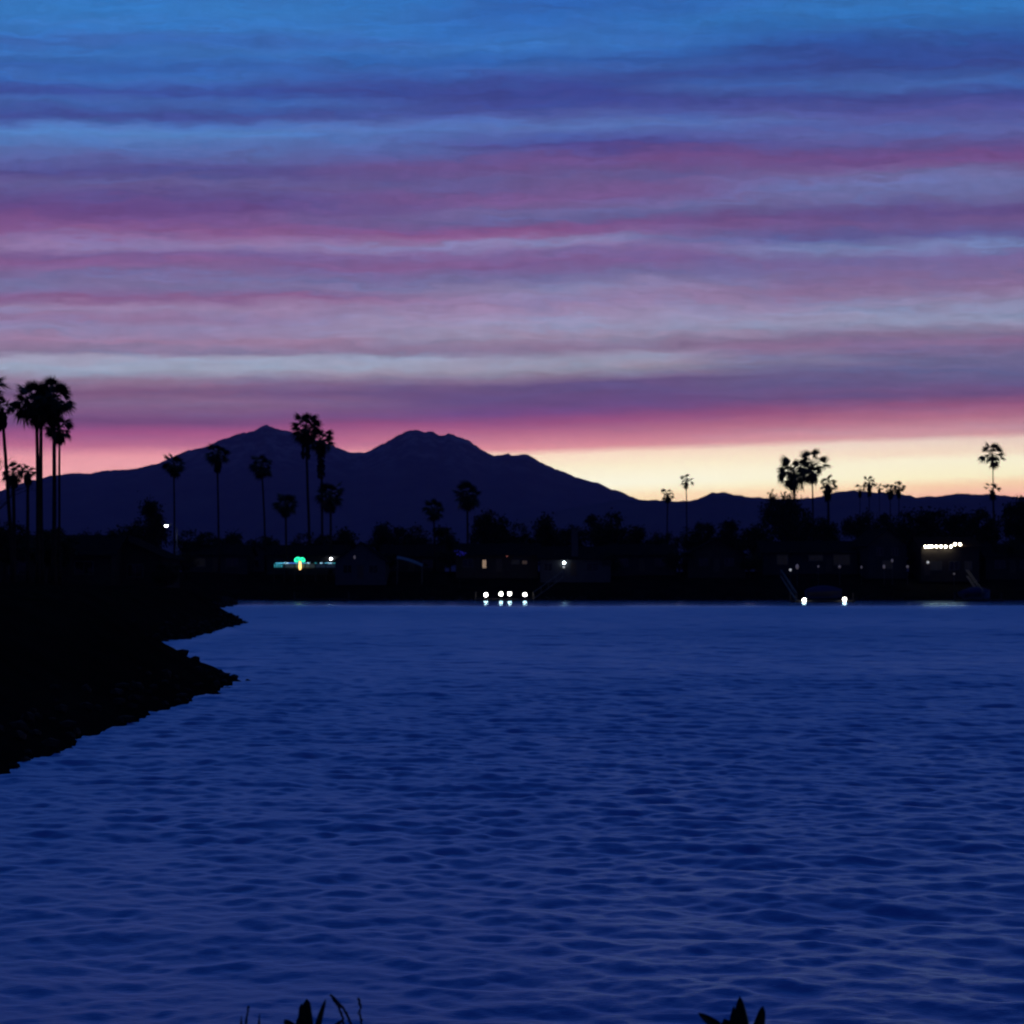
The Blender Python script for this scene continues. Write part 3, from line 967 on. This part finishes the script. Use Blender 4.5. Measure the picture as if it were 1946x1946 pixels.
# ------------------------------------------------------------------ houses
def house(label, px, D, w_, d_, wh, rise, gable='side', wall='stucco', roof='roof', wins=(), door=None, chim=None, rz=0.0, base_z=None):
    p = P(px, 1085, D)
    bz = ground_z(p.x, p.y) if base_z is None else base_z
    t_ = thing('house', label, 'house', (p.x, p.y, bz), rz, 'houses on the lake shore')
    x, y = w_ / 2, d_ / 2
    m_ = MB()
    if gable == 'front':
        vs = [(-x, -y, -1), (x, -y, -1), (x, -y, wh), (0, -y, wh + rise), (-x, -y, wh)]
        vs += [(a, y, c_) for a, _, c_ in vs]
        m_.add(vs, [(0, 1, 2, 3, 4), (9, 8, 7, 6, 5), (0, 5, 6, 1), (1, 6, 7, 2), (4, 9, 5, 0)])
    else:
        vs = [(-x, -y, -1), (-x, y, -1), (-x, y, wh), (-x, 0, wh + rise), (-x, -y, wh)]
        vs += [(x, b_, c_) for _, b_, c_ in vs]
        m_.add(vs, [(0, 4, 3, 2, 1), (5, 6, 7, 8, 9), (0, 5, 9, 4), (1, 2, 7, 6), (0, 1, 6, 5)])
    m_.build('wall', M[wall], t_)
    o, th = 0.45, 0.16
    half = x if gable == 'front' else y
    run = half + o
    drop = rise * o / half
    prof = [(-run, wh - drop + 0.02), (0, wh + rise + 0.02), (run, wh - drop + 0.02),
            (run, wh - drop + th + 0.02), (0, wh + rise + th + 0.04), (-run, wh - drop + th + 0.02)]
    e_ = (y if gable == 'front' else x) + o
    if gable == 'front':
        vs = [(a, -e_, z_) for a, z_ in prof] + [(a, e_, z_) for a, z_ in prof]
    else:
        vs = [(-e_, a, z_) for a, z_ in prof] + [(e_, a, z_) for a, z_ in prof]
    rf = MB().add(vs, [(0, 1, 4, 5), (1, 2, 3, 4), (11, 10, 7, 6), (10, 9, 8, 7), (0, 6, 7, 1), (1, 7, 8, 2),
                       (2, 8, 9, 3), (3, 9, 10, 4), (4, 10, 11, 5), (5, 11, 6, 0)]).build('roof', M[roof], t_)
    if chim:
        cx_, cy_, cw, ch = chim
        c0 = MB().box(cx_ - cw / 2, cx_ + cw / 2, cy_ - cw * .4, cy_ + cw * .4, wh * 0.5, ch)
        c0.box(cx_ - cw / 2 - .08, cx_ + cw / 2 + .08, cy_ - cw * .4 - .08, cy_ + cw * .4 + .08, ch, ch + .14)
        c0.build('chimney', M['stucco_pale'], rf)
    for (wx, wz, ww, hh, gm) in wins:
        yf = -y
        fr = MB()
        a = 0.07
        fr.box(wx - ww / 2 - a, wx + ww / 2 + a, yf - .05, yf + .02, wz - hh / 2 - a, wz - hh / 2)
        fr.box(wx - ww / 2 - a, wx + ww / 2 + a, yf - .05, yf + .02, wz + hh / 2, wz + hh / 2 + a)
        fr.box(wx - ww / 2 - a, wx - ww / 2, yf - .05, yf + .02, wz - hh / 2, wz + hh / 2)
        fr.box(wx + ww / 2, wx + ww / 2 + a, yf - .05, yf + .02, wz - hh / 2, wz + hh / 2)
        fr.box(wx - .025, wx + .025, yf - .04, yf + .02, wz - hh / 2, wz + hh / 2)
        wo_ = fr.build('window', M['trim'], t_)
        MB().box(wx - ww / 2, wx - .025, yf - .02, yf + .015, wz - hh / 2, wz + hh / 2).build('pane', M[gm], wo_)
        MB().box(wx + .025, wx + ww / 2, yf - .02, yf + .015, wz - hh / 2, wz + hh / 2).build('pane', M[gm], wo_)
    if door is not None:
        dr = MB().box(door - .48, door + .48, -y - .04, -y + .02, 0, 2.05).build('door', M['door'], t_)
        MB().ball((door + .36, -y - .08, 1.0), .04, 8, 5).build('handle', M['metal'], dr)
    return t_


def wall_lamp(parent, x, y, z, m_, r_=0.12, name='wall_lamp', flat=1.0):
    o = MB().ball((x, y, z), r_, 12, 8, flat).build(name, M[m_], parent, True)
    MB().box(x - .05, x + .05, y + r_ * .6, y + r_ + .12, z - .05, z + .05).build('bracket', M['metal'], o)
    return o


G, Wm, Wd, Wf = 'glass', 'win_warm', 'win_dim', 'win_faint'
house('dark low house behind the four close palm trunks', 120, 152, 11, 8, 2.6, 1.7, 'side', 'stucco_tan', wins=[(-3, 1.4, 1.6, 1.1, G), (3, 1.4, 1.6, 1.1, G)], door=0)
house('dark house in front of the trees left of the street lamp', 236, 156, 9, 8, 2.6, 2.0, 'front', 'stucco_tan', wins=[(-2, 1.4, 1.4, 1.1, G), (2, 1.4, 1.4, 1.1, G)], door=0)
house('dim low house left of the deck with glowing rope lights', 418, 262, 10, 8, 2.6, 1.5, 'side', 'stucco', wins=[(-2.6, 1.4, 1.8, 1.2, Wf), (2.6, 1.4, 1.8, 1.2, G)], door=0)
house('small dim gabled house behind the left end of the glowing deck', 490, 276, 6.5, 8, 2.8, 1.9, 'front', 'stucco_pale', wins=[(0, 1.5, 1.5, 1.1, G)])
hn = house('long low house behind the deck with the glowing palm ornament', 588, 262, 12.5, 8, 2.7, 1.5, 'side', 'stucco',
           wins=[(-4, 1.4, 1.8, 1.2, G), (4.6, 1.4, 1.2, 1.2, Wf)], door=-1.5)
hg = house('house with the tall pale gable right of the glowing deck', 690, 256, 7.8, 9, 2.7, 2.8, 'front', 'stucco_pale',
           wins=[(-2.0, 1.5, 1.3, 1.2, G), (2.0, 1.5, 1.3, 1.2, G)], door=0)
house('dark house behind the pale sloping awning', 785, 266, 10, 8, 2.6, 1.7, 'side', 'stucco_tan', wins=[(-3, 1.4, 1.6, 1.2, G), (2.6, 1.4, 1.6, 1.2, G)], door=0)
hr = house('dark house with the amber window above the four dock lamps', 945, 260, 13, 8, 2.7, 1.7, 'side', 'stucco_tan',
           wins=[(-2.0, 1.25, 0.55, 1.25, Wm), (-4.6, 1.4, 1.5, 1.1, G), (2.9, 1.55, 1.2, .6, Wf), (4.35, 1.5, .7, .5, Wd)], door=0.3)
hw = house('house with the white wall lamp and pale chimney', 1092, 258, 11, 8, 2.7, 1.8, 'side', 'stucco_pale',
           wins=[(2.6, 1.4, 1.8, 1.2, G), (-4.3, 1.4, 1.2, 1.1, G)], door=-.3, chim=(-.1, -3.2, 1.0, 7.2))
house('unlit low house right of the white wall lamp', 1216, 262, 11, 8, 2.6, 1.6, 'side', 'stucco', wins=[(-3, 1.4, 1.6, 1.2, G), (3, 1.4, 1.6, 1.2, G)], door=0)
house('unlit gabled house below the low bump in the hills', 1356, 260, 9, 8, 2.7, 2.3, 'front', 'stucco_tan', wins=[(-2, 1.5, 1.4, 1.1, G), (2, 1.5, 1.4, 1.1, G)], door=0)
hb = house('wide house with faint terrace lights left of the tall blue gable', 1530, 262, 15, 9, 3.0, 1.8, 'side', 'stucco',
           wins=[(-4.4, 1.9, 1.7, 1.5, Wf), (.9, 2.2, 2.2, .9, Wf), (5.0, 1.9, 2.6, 1.6, Wf)], door=3.0)
house('tall blue-grey gabled house right of the wide terrace house', 1668, 258, 6.2, 9, 4.3, 2.4, 'front', 'stucco',
      wins=[(-1.2, 3.2, 1.0, 1.1, G), (1.2, 3.2, 1.0, 1.1, G), (0, 1.2, 1.6, 1.2, Wf)], rz=0.12)
hl = house('house with the row of bright lights under its eave', 1793, 256, 9.0, 8, 4.45, 1.4, 'side', 'stucco_tan', 'roof_tile',
           wins=[(-2.2, 1.5, 1.6, 1.3, Wf), (.6, 1.5, 1.4, 1.3, G), (2.8, 1.5, 1.0, 1.3, Wf)], door=-3.6)
house('dark house at the right edge of the picture', 1910, 258, 8.5, 8, 2.7, 1.8, 'side', 'stucco_tan', wins=[(-2, 1.4, 1.6, 1.2, G), (2, 1.4, 1.6, 1.2, G)], door=0)


def local(root, px, py, yface):
    """position on a house's lakeside face seen at a survey pixel."""
    D = root.location.y + yface
    p = P(px, py, D)
    return p.x - root.location.x, p.z - root.location.z


# row of eave lights
for lx, ly in ((1758.6, 1038.8), (1765, 1038.8), (1771, 1038.4), (1779.6, 1038.6), (1788.5, 1038.6), (1797, 1038.8), (1807, 1038.8), (1815, 1034), (1824.8, 1034.4)):
    x_, z_ = local(hl, lx, ly, -4.36)
    o = MB().ball((x_, -4.36, z_), .19, 10, 7).build('eave_light', M['lamp_warm'], hl, True)
    MB().box(x_ - .03, x_ + .03, -4.36, -4.0, z_ + .13, z_ + .18).build('bracket', M['metal'], o)
x_, z_ = local(hl, 1763, 1068.7, -4.1)
wall_lamp(hl, x_, -4.2, z_, 'lamp_dimwhite', .2)
x_, z_ = local(hw, 1072, 1069.5, -4.2)
wall_lamp(hw, x_, -4.3, z_, 'lamp_cool', .19)
x_, z_ = local(hw, 1071.5, 1078, -4.2)
wall_lamp(hw, x_, -4.25, z_, 'lamp_dimwhite', .15)  # glowing ball standing in for the reflection below the white lamp
x_, z_ = local(hn, 629, 1062, -4.2)
wall_lamp(hn, x_, -4.3, z_, 'lamp_white', .2, flat=.8)
x_, z_ = local(hg, 674, 1059, -4.6)
wall_lamp(hg, x_, -4.75, z_, 'lamp_dim', .16, flat=1.8)
x_, z_ = local(hr, 963.5, 1056, -4.2)
wall_lamp(hr, x_, -4.2, z_, 'lamp_red', .15)

# ------------------------------------------------------------------ terrace garden lights
for lab, px, py, mm, rr in (
        ('small white garden light at the left end of the terrace lights', 1502, 1083, 'lamp_dimwhite', .2),
        ('tall pinkish terrace light second from the left end', 1515, 1077, 'lamp_dim', .24),
        ('dim wide terrace light between the pinkish light and the dock gangway', 1555, 1076.5, 'lamp_dim', .16),
        ('round terrace light in the middle of the wide house', 1595.5, 1077, 'lamp_dim', .22),
        ('faint terrace light left of the tall blue gable', 1637, 1078, 'lamp_dim', .13),
        ('terrace light at the foot of the tall blue gable', 1680, 1077, 'lamp_dim', .19),
        ('higher faint light on a post right of the tall blue gable', 1695.5, 1065.5, 'lamp_dim', .16),
        ('terrace light left of the row of bright eave lights', 1724.5, 1077, 'lamp_dim', .21),
        ('faint low light below the row of bright eave lights', 1813, 1090.5, 'lamp_dim', .14)):
    p = P(px, py, 251.5)
    z0 = ground_z(p.x, p.y)
    t_ = thing('garden_light', lab, 'garden light', (p.x, p.y, min(z0, p.z - 0.15)), 0, 'garden lights on the right-hand terrace')
    dz_ = p.z - t_.location.z
    MB().tube([(0, 0, -.05), (0, 0, max(.05, dz_ - rr * .8))], .03, 6).build('post', M['metal'], t_)
    MB().ball((0, 0, dz_), rr, 10, 7, 1.7 if 'tall' in lab else 1.0).build('lamp_glass', M[mm], t_, True)

# ------------------------------------------------------------------ street lamp
c = P(336, 1060, 246)
t_ = thing('street_lamp', 'street lamp with a bright white head on a side arm', 'street lamp', (c.x, c.y, ground_z(c.x, c.y)))
hd = P(316, 999, 246) - t_.location
MB().tube([(0, 0, -.2), (0, 0, 2), (0, 0, hd.z - .3)], [.11, .09, .07], 10).build('pole', M['metal'], t_, True)
MB().tube([(0, 0, hd.z - .35), (hd.x * .4, 0, hd.z + .12), (hd.x * .85, 0, hd.z + .2)], .045, 8).build('arm', M['metal'], t_, True)
hh = MB().ball((hd.x, 0, hd.z + .16), .34, 12, 6, .35).build('lamp_head', M['metal'], t_, True)
MB().ball((hd.x, 0, hd.z), .25, 12, 7, .75).build('lens', M['lamp_white'], hh, True)

# ------------------------------------------------------------------ deck with rope lights, lighted palm ornament
pl_, pr_ = P(519, 1078, 252), P(660, 1078, 252)
t_ = thing('deck', 'lakeside deck outlined by glowing blue and teal rope lights', 'deck', ((pl_.x + pr_.x) / 2, 252, 0))
hx = (pr_.x - pl_.x) / 2
zd = P(600, 1079, 252).z
zr = P(600, 1071, 252).z
MB().box(-hx, hx, 0, 3.2, zd - .2, zd).build('platform', M['wood'], t_)
for i in range(8):
    x = -hx + .12 + (2 * hx - .24) * i / 7
    MB().box(x - .06, x + .06, .04, .16, zd - 2.2, zr).build('post', M['wood'], t_)
npan = 14
for i in range(npan):
    x0 = -hx + .05 + (2 * hx - .1) * i / npan
    x1 = -hx + .05 + (2 * hx - .1) * (i + 1) / npan - .05
    MB().box(x0, x1, .18, .21, zd + .03, zr - .04).build('railing_panel', M['white_panel'], t_)
MB().box(-hx, hx, .02, .24, zr, zr + .05).build('handrail', M['wood'], t_)


def xat(px):
    return P(px, 1070, 252).x - t_.location.x


zl = P(600, 1070, 252).z
for a, bq, mm, rr in ((524, 540, 'rope_cyan', .05), (540, 549, 'rope_pale', .055), (549, 562, 'rope_blue', .055), (562, 582, 'rope_cyan', .035),
                      (583, 589, 'rope_pale', .05), (598, 602, 'rope_teal', .04), (608, 613, 'rope_pale', .05), (617, 622, 'rope_cyan', .04),
                      (623, 632, 'rope_pale', .045), (633, 650, 'rope_teal', .05)):
    MB().tube([(xat(a), -.04, zl), ((xat(a) + xat(bq)) / 2, -.04, zl - .02), (xat(bq), -.04, zl)], rr, 6).build('rope_light', M[mm], t_, True)
MB().tube([(xat(650), -.04, zl), (xat(656), -.04, zl - .35)], .06, 6).build('rope_light', M['rope_pale'], t_, True)
for a in (521.5, 526, 530.5, 535):  # upright glowing tubes added to give the end panel its teal light
    MB().tube([(xat(a), .12, zl - .15), (xat(a), .12, zd + .1)], .05, 6).build('rope_light', M['rope_teal'], t_, True)

pp = P(570.5, 1082, 251)
t_ = thing('lighted_palm_ornament', 'glowing ornament palm with green leaf loops and amber trunk', 'light ornament', (pp.x, pp.y, P(570, 1083, 251).z))


def orn(px, py):
    v = P(px, py, 251) - t_.location
    return (v.x, 0, v.z)


MB().tube([orn(570.3, 1083), orn(570.3, 1079), orn(570.2, 1073), orn(570.0, 1066.5)], [.10, .22, .20, .12], 10).build('trunk_light', M['led_amber'], t_, True)
for cx0, cy0, ra, rb, an in ((564.6, 1063.2, 5.2, 3.2, -.62), (575.2, 1063.6, 4.3, 3.0, .7)):
    pts = []
    for i in range(21):
        w_ = 2 * math.pi * i / 20
        ex, ey = ra * math.cos(w_), rb * math.sin(w_)
        pts.append(orn(cx0 + ex * math.cos(an) - ey * math.sin(an), cy0 + ex * math.sin(an) + ey * math.cos(an)))
    lo_ = MB().tube(pts, .06, 6, False).build('leaf_loop', M['led_green'], t_, True)
    pts2 = [orn(cx0 + s_ * ra * math.cos(an), cy0 + s_ * ra * math.sin(an)) for s_ in (-.8, 0, .8)]
    MB().tube(pts2, .03, 6).build('leaf_rib', M['led_green'], lo_, True)
MB().box(-.3, .3, -.2, .2, -.2, .02).build('base', M['wood'], t_)

# ------------------------------------------------------------------ blue string-lit shrub
p = P(874, 1062, 252)
t_ = thing('lit_shrub', 'small shrub wrapped in dim deep-blue string lights', 'shrub', (p.x, p.y, ground_z(p.x, p.y)))
q = random.Random(8)
zc = P(874, 1052, 252).z - t_.location.z
m = MB()
for _ in range(420):
    c = Vector((q.gauss(0, .42), q.gauss(0, .35), zc + q.gauss(-.15, .4)))
    a = Vector((q.gauss(0, 1), q.gauss(0, 1), q.gauss(0, 1))).normalized()
    bq = a.orthogonal().normalized()
    m.add([c - a * .12, c + bq * .07, c + a * .12, c - bq * .07], [(0, 1, 2, 3)])
m.tube([(0, 0, -.1), (0, 0, zc)], [.07, .03], 6)
m.build('foliage', M['leaf'], t_)
for i in range(16):
    MB().ball((q.gauss(0, .42), -.45 + q.uniform(-.1, .1), zc + q.gauss(0, .27)), .06, 6, 4).build('bulb', M['led_blue'], t_)

# ------------------------------------------------------------------ pale awning
p = P(778, 1085, 253)
t_ = thing('patio_awning', 'pale sloping canvas awning right of the pale gable', 'awning', (p.x, p.y, ground_z(p.x, p.y)))


def aw(px, py, D=253):
    v = P(px, py, D) - t_.location
    return v


a, bq = aw(754, 1057.5), aw(803, 1073)
vs = []
for i in range(9):
    s = i / 8
    z_ = a.z + (bq.z - a.z) * s + .16 * math.sin(s * math.pi)
    x_ = a.x + (bq.x - a.x) * s
    vs += [(x_, -1.0, z_ - .35), (x_, 1.2, z_ + .10), (x_, 1.2, z_ + .14), (x_, -1.0, z_ - .31)]
fs = []
for i in range(8):
    for j in range(4):
        fs.append((i * 4 + j, i * 4 + (j + 1) % 4, i * 4 + 4 + (j + 1) % 4, i * 4 + 4 + j))
fs += [(0, 1, 2, 3), (35, 34, 33, 32)]
MB().add(vs, fs).build('canopy', M['awning'], t_)
for xx, yy, zz in ((a.x + .08, -.9, a.z - .32), (bq.x - .08, -.9, bq.z - .32), (a.x + .08, 1.1, a.z + .06), (bq.x - .08, 1.1, bq.z + .06)):
    MB().tube([(xx, yy, -.1), (xx, yy, zz)], .04, 6).build('pole', M['metal'], t_)


# ------------------------------------------------------------------ docks, lamps, boats, gangways
def dock(label, x0, x1, D0, D1, group='floating docks along the far shore'):
    t_ = thing('dock', label, 'dock', ((x0 + x1) / 2, (D0 + D1) / 2, 0), 0, group)
    hx_, hy_ = (x1 - x0) / 2, (D1 - D0) / 2
    MB().box(-hx_, hx_, -hy_, hy_, .16, .28).build('platform', M['wood'], t_)
    MB().box(-hx_ + .1, hx_ - .1, -hy_ + .1, hy_ - .1, -.25, .159).build('float', M['roof'], t_)
    for sx in (-1, 1):
        MB().tube([(sx * (hx_ + .12), hy_ * .6, -1.2), (sx * (hx_ + .12), hy_ * .6, 1.3)], .11, 8).build('piling', M['wood'], t_)
    return t_


DL1, DR1 = P(905, 1141, 240).x, P(1012, 1141, 240).x
dock('floating dock carrying four white globe lamps', DL1, DR1, 239.0, 241.6)
for lab, px, py in (('white globe dock lamp, leftmost of the row of four', 923.3, 1130.4), ('white globe dock lamp, second in the row of four', 952, 1128.8),
                    ('white globe dock lamp, third in the row of four', 968.4, 1128.4), ('white globe dock lamp, rightmost of the row of four', 997.4, 1130.1)):
    p = P(px, py, 239.6)
    t_ = thing('dock_lamp', lab, 'dock lamp', (p.x, p.y, .28), 0, 'globe lamps on the docks')
    h_ = p.z - .28
    MB().tube([(0, 0, 0), (0, 0, h_ - .2)], .05, 8).build('post', M['metal'], t_)
    MB().ball((0, 0, h_), .27, 14, 9).build('globe', M['globe'], t_, True)
dock('low dock carrying the pair of white globe lamps', P(1508, 1145, 222).x, P(1625, 1145, 222).x, 221.5, 224.5)
for lab, px, py in (('white globe dock lamp, left of the pair near the waterline', 1528.4, 1140.5), ('white globe dock lamp, right of the pair near the waterline', 1605, 1139)):
    p = P(px, py, 221.3)
    t_ = thing('dock_lamp', lab, 'dock lamp', (p.x, p.y, .05), 0, 'globe lamps on the docks')
    MB().tube([(0, .25, 0), (0, .25, .25), (0, 0, p.z - .05 - .15)], .05, 8).build('post', M['metal'], t_)
    MB().ball((0, 0, p.z - .05), .26, 14, 9).build('globe', M['globe'], t_, True)


def boat(label, px, D, ln, wd, zb, rz=0.0):
    p = P(px, 1140, D)
    t_ = thing('covered_boat', label, 'boat', (p.x, p.y, zb), rz, 'covered boats at the docks')
    n_ = 11
    vs, cv = [], []
    for i in range(n_):
        s = i / (n_ - 1)
        x = (s - .5) * ln
        hwid = wd / 2 * (1 - max(0, (s - .5) / .5) ** 2.4 * .97)
        sh = .75 + .25 * s * s
        for a_, z_ in ((-1, sh), (-.8, .25), (0, -.25), (.8, .25), (1, sh)):
            vs.append((x, a_ * hwid, z_))
        pk = sh + .75 * math.sin(math.pi * min(1, .08 + s * .95)) ** .8
        for a_, z_ in ((-1.03, sh - .12), (-.97, sh + .05), (-.45, sh + (pk - sh) * .75), (0, pk), (.45, sh + (pk - sh) * .75), (.97, sh + .05), (1.03, sh - .12)):
            cv.append((x * 1.005, a_ * hwid, z_))
    fs = [(i * 5 + j, i * 5 + j + 1, i * 5 + 6 + j, i * 5 + 5 + j) for i in range(n_ - 1) for j in range(4)] + [(0, 4, 3, 2, 1)]
    MB().add(vs, fs).build('hull', M['hull'], t_, True)
    fs = [(i * 7 + j, i * 7 + j + 1, i * 7 + 8 + j, i * 7 + 7 + j) for i in range(n_ - 1) for j in range(6)] + [(6, 5, 4, 3, 2, 1, 0)]
    MB().add(cv, fs).build('cover', M['canvas'], t_, True)
    return t_


boat('boat under a domed blue canvas cover between the pair of dock lamps', 1566, 226.5, 5.0, 2.2, .75)
boat('boat under a blue cover by the gangway near the right edge', 1856, 236, 5.2, 2.2, .55, 0.5)
dock('dark dock with a covered boat near the right edge', P(1815, 1140, 234).x, P(1900, 1140, 234).x, 231.8, 234.2)
dock('narrow dark dock in front of the glowing rope-light deck', P(560, 1140, 240).x, P(660, 1140, 240).x, 239, 241)


def gangway(label, a, bq):
    d = bq - a
    t_ = thing('gangway', label, 'gangway', a, 0, 'gangways down to the docks')
    side = Vector((0, .55, 0))
    m_ = MB()
    vs = [side * -1, side, d + side, d - side]
    vs += [v + Vector((0, 0, .12)) for v in vs]
    m_.add(vs, [(3, 2, 1, 0), (4, 5, 6, 7), (0, 1, 5, 4), (1, 2, 6, 5), (2, 3, 7, 6), (3, 0, 4, 7)])
    m_.build('ramp', M['metal'], t_)
    for s_ in (-1, 1):
        o_ = side * s_ * .95
        m_ = MB()
        m_.tube([o_ + Vector((0, 0, 1.05)), d + o_ + Vector((0, 0, 1.05))], .04, 6)
        for i in range(5):
            b0 = d * (i / 4) + o_
            m_.tube([b0 + Vector((0, 0, .1)), b0 + Vector((0, 0, 1.05))], .03, 5)
        m_.build('handrail', M['metal'], t_)


gangway('pale sloping gangway left of the pair of dock lamps', P(1484, 1096, 246), P(1513, 1141, 224))
gangway('dim gangway near the right edge of the picture', P(1838, 1096, 247), P(1868, 1139, 234))
gangway('faint gangway right of the row of four dock lamps', P(1070, 1098, 247), P(1014, 1139, 241))

# ------------------------------------------------------------------ plants at the foot of the picture


def leaf_mesh(base, tip, wmax, bend, thick=0.15, n_=14, wpow=0.75, facing=Vector((0, -1, 0.2)), edge=None):
    """A pointed, channelled leaf from base to tip; returns (blade, margin) builders."""
    ax = tip - base
    side = ax.cross(facing).normalized()
    nor = side.cross(ax).normalized()
    blade, marg = MB(), MB()
    vs = []
    rows = []
    for i in range(n_ + 1):
        s = i / n_
        p = base + ax * s + bend * math.sin(math.pi * s)
        w_ = wmax / 2 * min(1.0, (0.62 + 1.6 * s)) * (max(0.0, 1 - s)) ** wpow * 1.25
        w_ = max(w_, 0.0006)
        rows.append((p, w_))
        vs += [p - side * w_ - nor * w_ * -0.25, p + nor * -w_ * thick, p + side * w_ - nor * w_ * -0.25, p - nor * (w_ * thick * 2.2 + .001)]
    fs = []
    for i in range(n_):
        for j in range(4):
            fs.append((i * 4 + j, i * 4 + (j + 1) % 4, i * 4 + 4 + (j + 1) % 4, i * 4 + 4 + j))
    fs += [(3, 2, 1, 0), tuple(n_ * 4 + j for j in range(4))]
    blade.add(vs, fs)
    if edge:
        marg.tube([p + side * w_ * edge + nor * w_ * .25 for p, w_ in rows[3:-1]], [max(.0006, w_ * .09) for p, w_ in rows[3:-1]], 5)
    return blade, marg


D0 = 4.0
base = P(1406, 2250, D0)
g0 = ground_z(base.x, base.y)
t_ = thing('agave', 'spiky agave rosette poking up at the bottom, right of centre', 'plant', (base.x, base.y, g0))
core = P(1406, 2005, D0) - t_.location
MB().tube([(0, 0, -.05), (0.01, 0, core.z * .5), core], [.05, .042, .035], 10).build('stem', M['bark'], t_, True)
for tip, bs, wm_, bend, D, ed, wp in (((1406, 1893), (1407, 2015), .054, (0, 0, 0), D0 - .03, 1.0, .62), ((1394, 1912), (1399, 2015), .045, (-.002, 0, 0), D0 + .03, None, .7),
                                      ((1450, 1912), (1412, 2008), .034, (.009, 0, 0), D0, None, .42), ((1327, 1925), (1402, 1996), .034, (-.002, 0, .010), D0, None, .55),
                                      ((1376, 1936), (1403, 2010), .045, (0, 0, 0), D0 + .05, None, .4), ((1310, 1975), (1400, 2010), .04, (0, 0, .02), D0 - .05, None, .5),
                                      ((1500, 1980), (1412, 2012), .04, (0, 0, .02), D0 - .05, None, .5), ((1424, 1950), (1409, 2015), .045, (0, 0, 0), D0 - .08, None, .5)):
    b0 = P(bs[0], bs[1], D) - t_.location
    bl, mg = leaf_mesh(b0, P(tip[0], tip[1], D) - t_.location, wm_, Vector(bend), edge=ed, wpow=wp)
    o = bl.build('leaf', M['agave'], t_)
    if ed:
        mg.build('margin', M['agave_edge'], o)

base = P(597, 2250, D0)
t_ = thing('strap_leaved_plant', 'dark plant with two broad upright leaf blades at the bottom', 'plant', (base.x, base.y, ground_z(base.x, base.y)))
core = P(597, 2005, D0) - t_.location
MB().tube([(0, 0, -.05), (-0.01, 0, core.z * .5), core], [.04, .034, .028], 10).build('stem', M['bark'], t_, True)
for tip, bs, wm_, bend, D, wp in (((583, 1898), (592, 2010), .030, (-.003, 0, 0), D0, .30), ((619, 1899), (601, 2010), .019, (-.008, 0, 0), D0 - .03, .45),
                                  ((573, 1907), (588, 2010), .026, (-.004, 0, 0), D0 + .03, .35), ((540, 1938), (590, 2000), .03, (-.004, 0, .010), D0 + .05, .4),
                                  ((650, 1938), (602, 2004), .022, (.002, 0, .008), D0 + .04, .5), ((566, 1934), (592, 2010), .034, (0, 0, .002), D0 - .06, .4)):
    b0 = P(bs[0], bs[1], D) - t_.location
    bl, _ = leaf_mesh(b0, P(tip[0], tip[1], D) - t_.location, wm_, Vector(bend), wpow=wp)
    bl.build('leaf', M['agave'], t_)
base = P(470, 2250, D0)
t_ = thing('thin_leaved_plant', 'low plant with two short leaf tips beside a thin stalk', 'plant', (base.x, base.y, ground_z(base.x, base.y)))
for tip, bs, wm_, bend in (((459, 1930), (448, 2240), .04, (-.004, 0, 0)), ((493, 1926), (478, 2240), .034, (0, 0, 0)), ((440, 1955), (452, 2240), .04, (0, 0, 0))):
    b0 = P(bs[0], bs[1], D0) - t_.location
    b0.z = min(b0.z, .05)
    bl, _ = leaf_mesh(b0, P(tip[0], tip[1], D0) - t_.location, wm_, Vector(bend), wpow=.6)
    bl.build('leaf', M['agave'], t_)


def stalk(name, label, pts, r_):
    D = D0 + .1
    b_ = P(pts[-1][0], 2250, D)
    t_ = thing(name, label, 'twig', (b_.x, b_.y, ground_z(b_.x, b_.y)), 0, 'dry stalks at the foot of the picture')
    wp = [P(x, y, D) - t_.location for x, y in pts]
    wp.append(Vector((0, 0, -.03)))
    # kinks and knots
    out, rad = [], []
    q_ = random.Random(int(pts[0][0]))
    for i in range(len(wp) - 1):
        for j in range(6):
            s = j / 6
            p = wp[i].lerp(wp[i + 1], s) + Vector((q_.gauss(0, .0012), 0, 0))
            out.append(p)
            rad.append(r_ * (1 + .25 * q_.random()) * (1.35 if (i + j) % 5 == 0 else 1))
    out.append(wp[-1])
    rad.append(r_ * 1.3)
    MB().tube(out, rad, 6).build('stem', M['twig'], t_, True)


stalk('dry_stalk', 'dry stalk bent left, inner of the crossing pair beside the leaf blades', [(628, 1890), (638, 1904), (646, 1918), (650, 1932), (653, 1950)], .0026)
stalk('dry_stalk', 'dry stalk bent left, outer of the crossing pair beside the leaf blades', [(631, 1893), (643, 1906), (654, 1918), (662, 1932), (668, 1950)], .0026)
stalk('dry_stalk', 'lone upright dry stalk right of the crossing pair', [(681, 1897), (685, 1911), (684, 1928), (688, 1950)], .0024)
stalk('dry_stalk', 'thin dry stalk left of the broad leaf blades', [(472, 1913), (470, 1925), (466, 1950)], .0022)

# ------------------------------------------------------------------ haze
hm = bpy.data.materials.new('haze_air')
hm.use_nodes = True
ht = hm.node_tree
ht.nodes.clear()
pv = ht.nodes.new('ShaderNodeVolumePrincipled')
pv.inputs['Color'].default_value = (0.40, 0.37, 1.0, 1)
pv.inputs['Density'].default_value = 3.8e-5
ho = ht.nodes.new('ShaderNodeOutputMaterial')
ht.links.new(pv.outputs[0], ho.inputs['Volume'])
h = MB().box(-17000, 17000, -17000, 17000, -3.0, 1450).build('haze', hm)
h['kind'] = 'stuff'
h['label'] = 'thin blue dusk haze over lake and mountain'
h['category'] = 'haze'
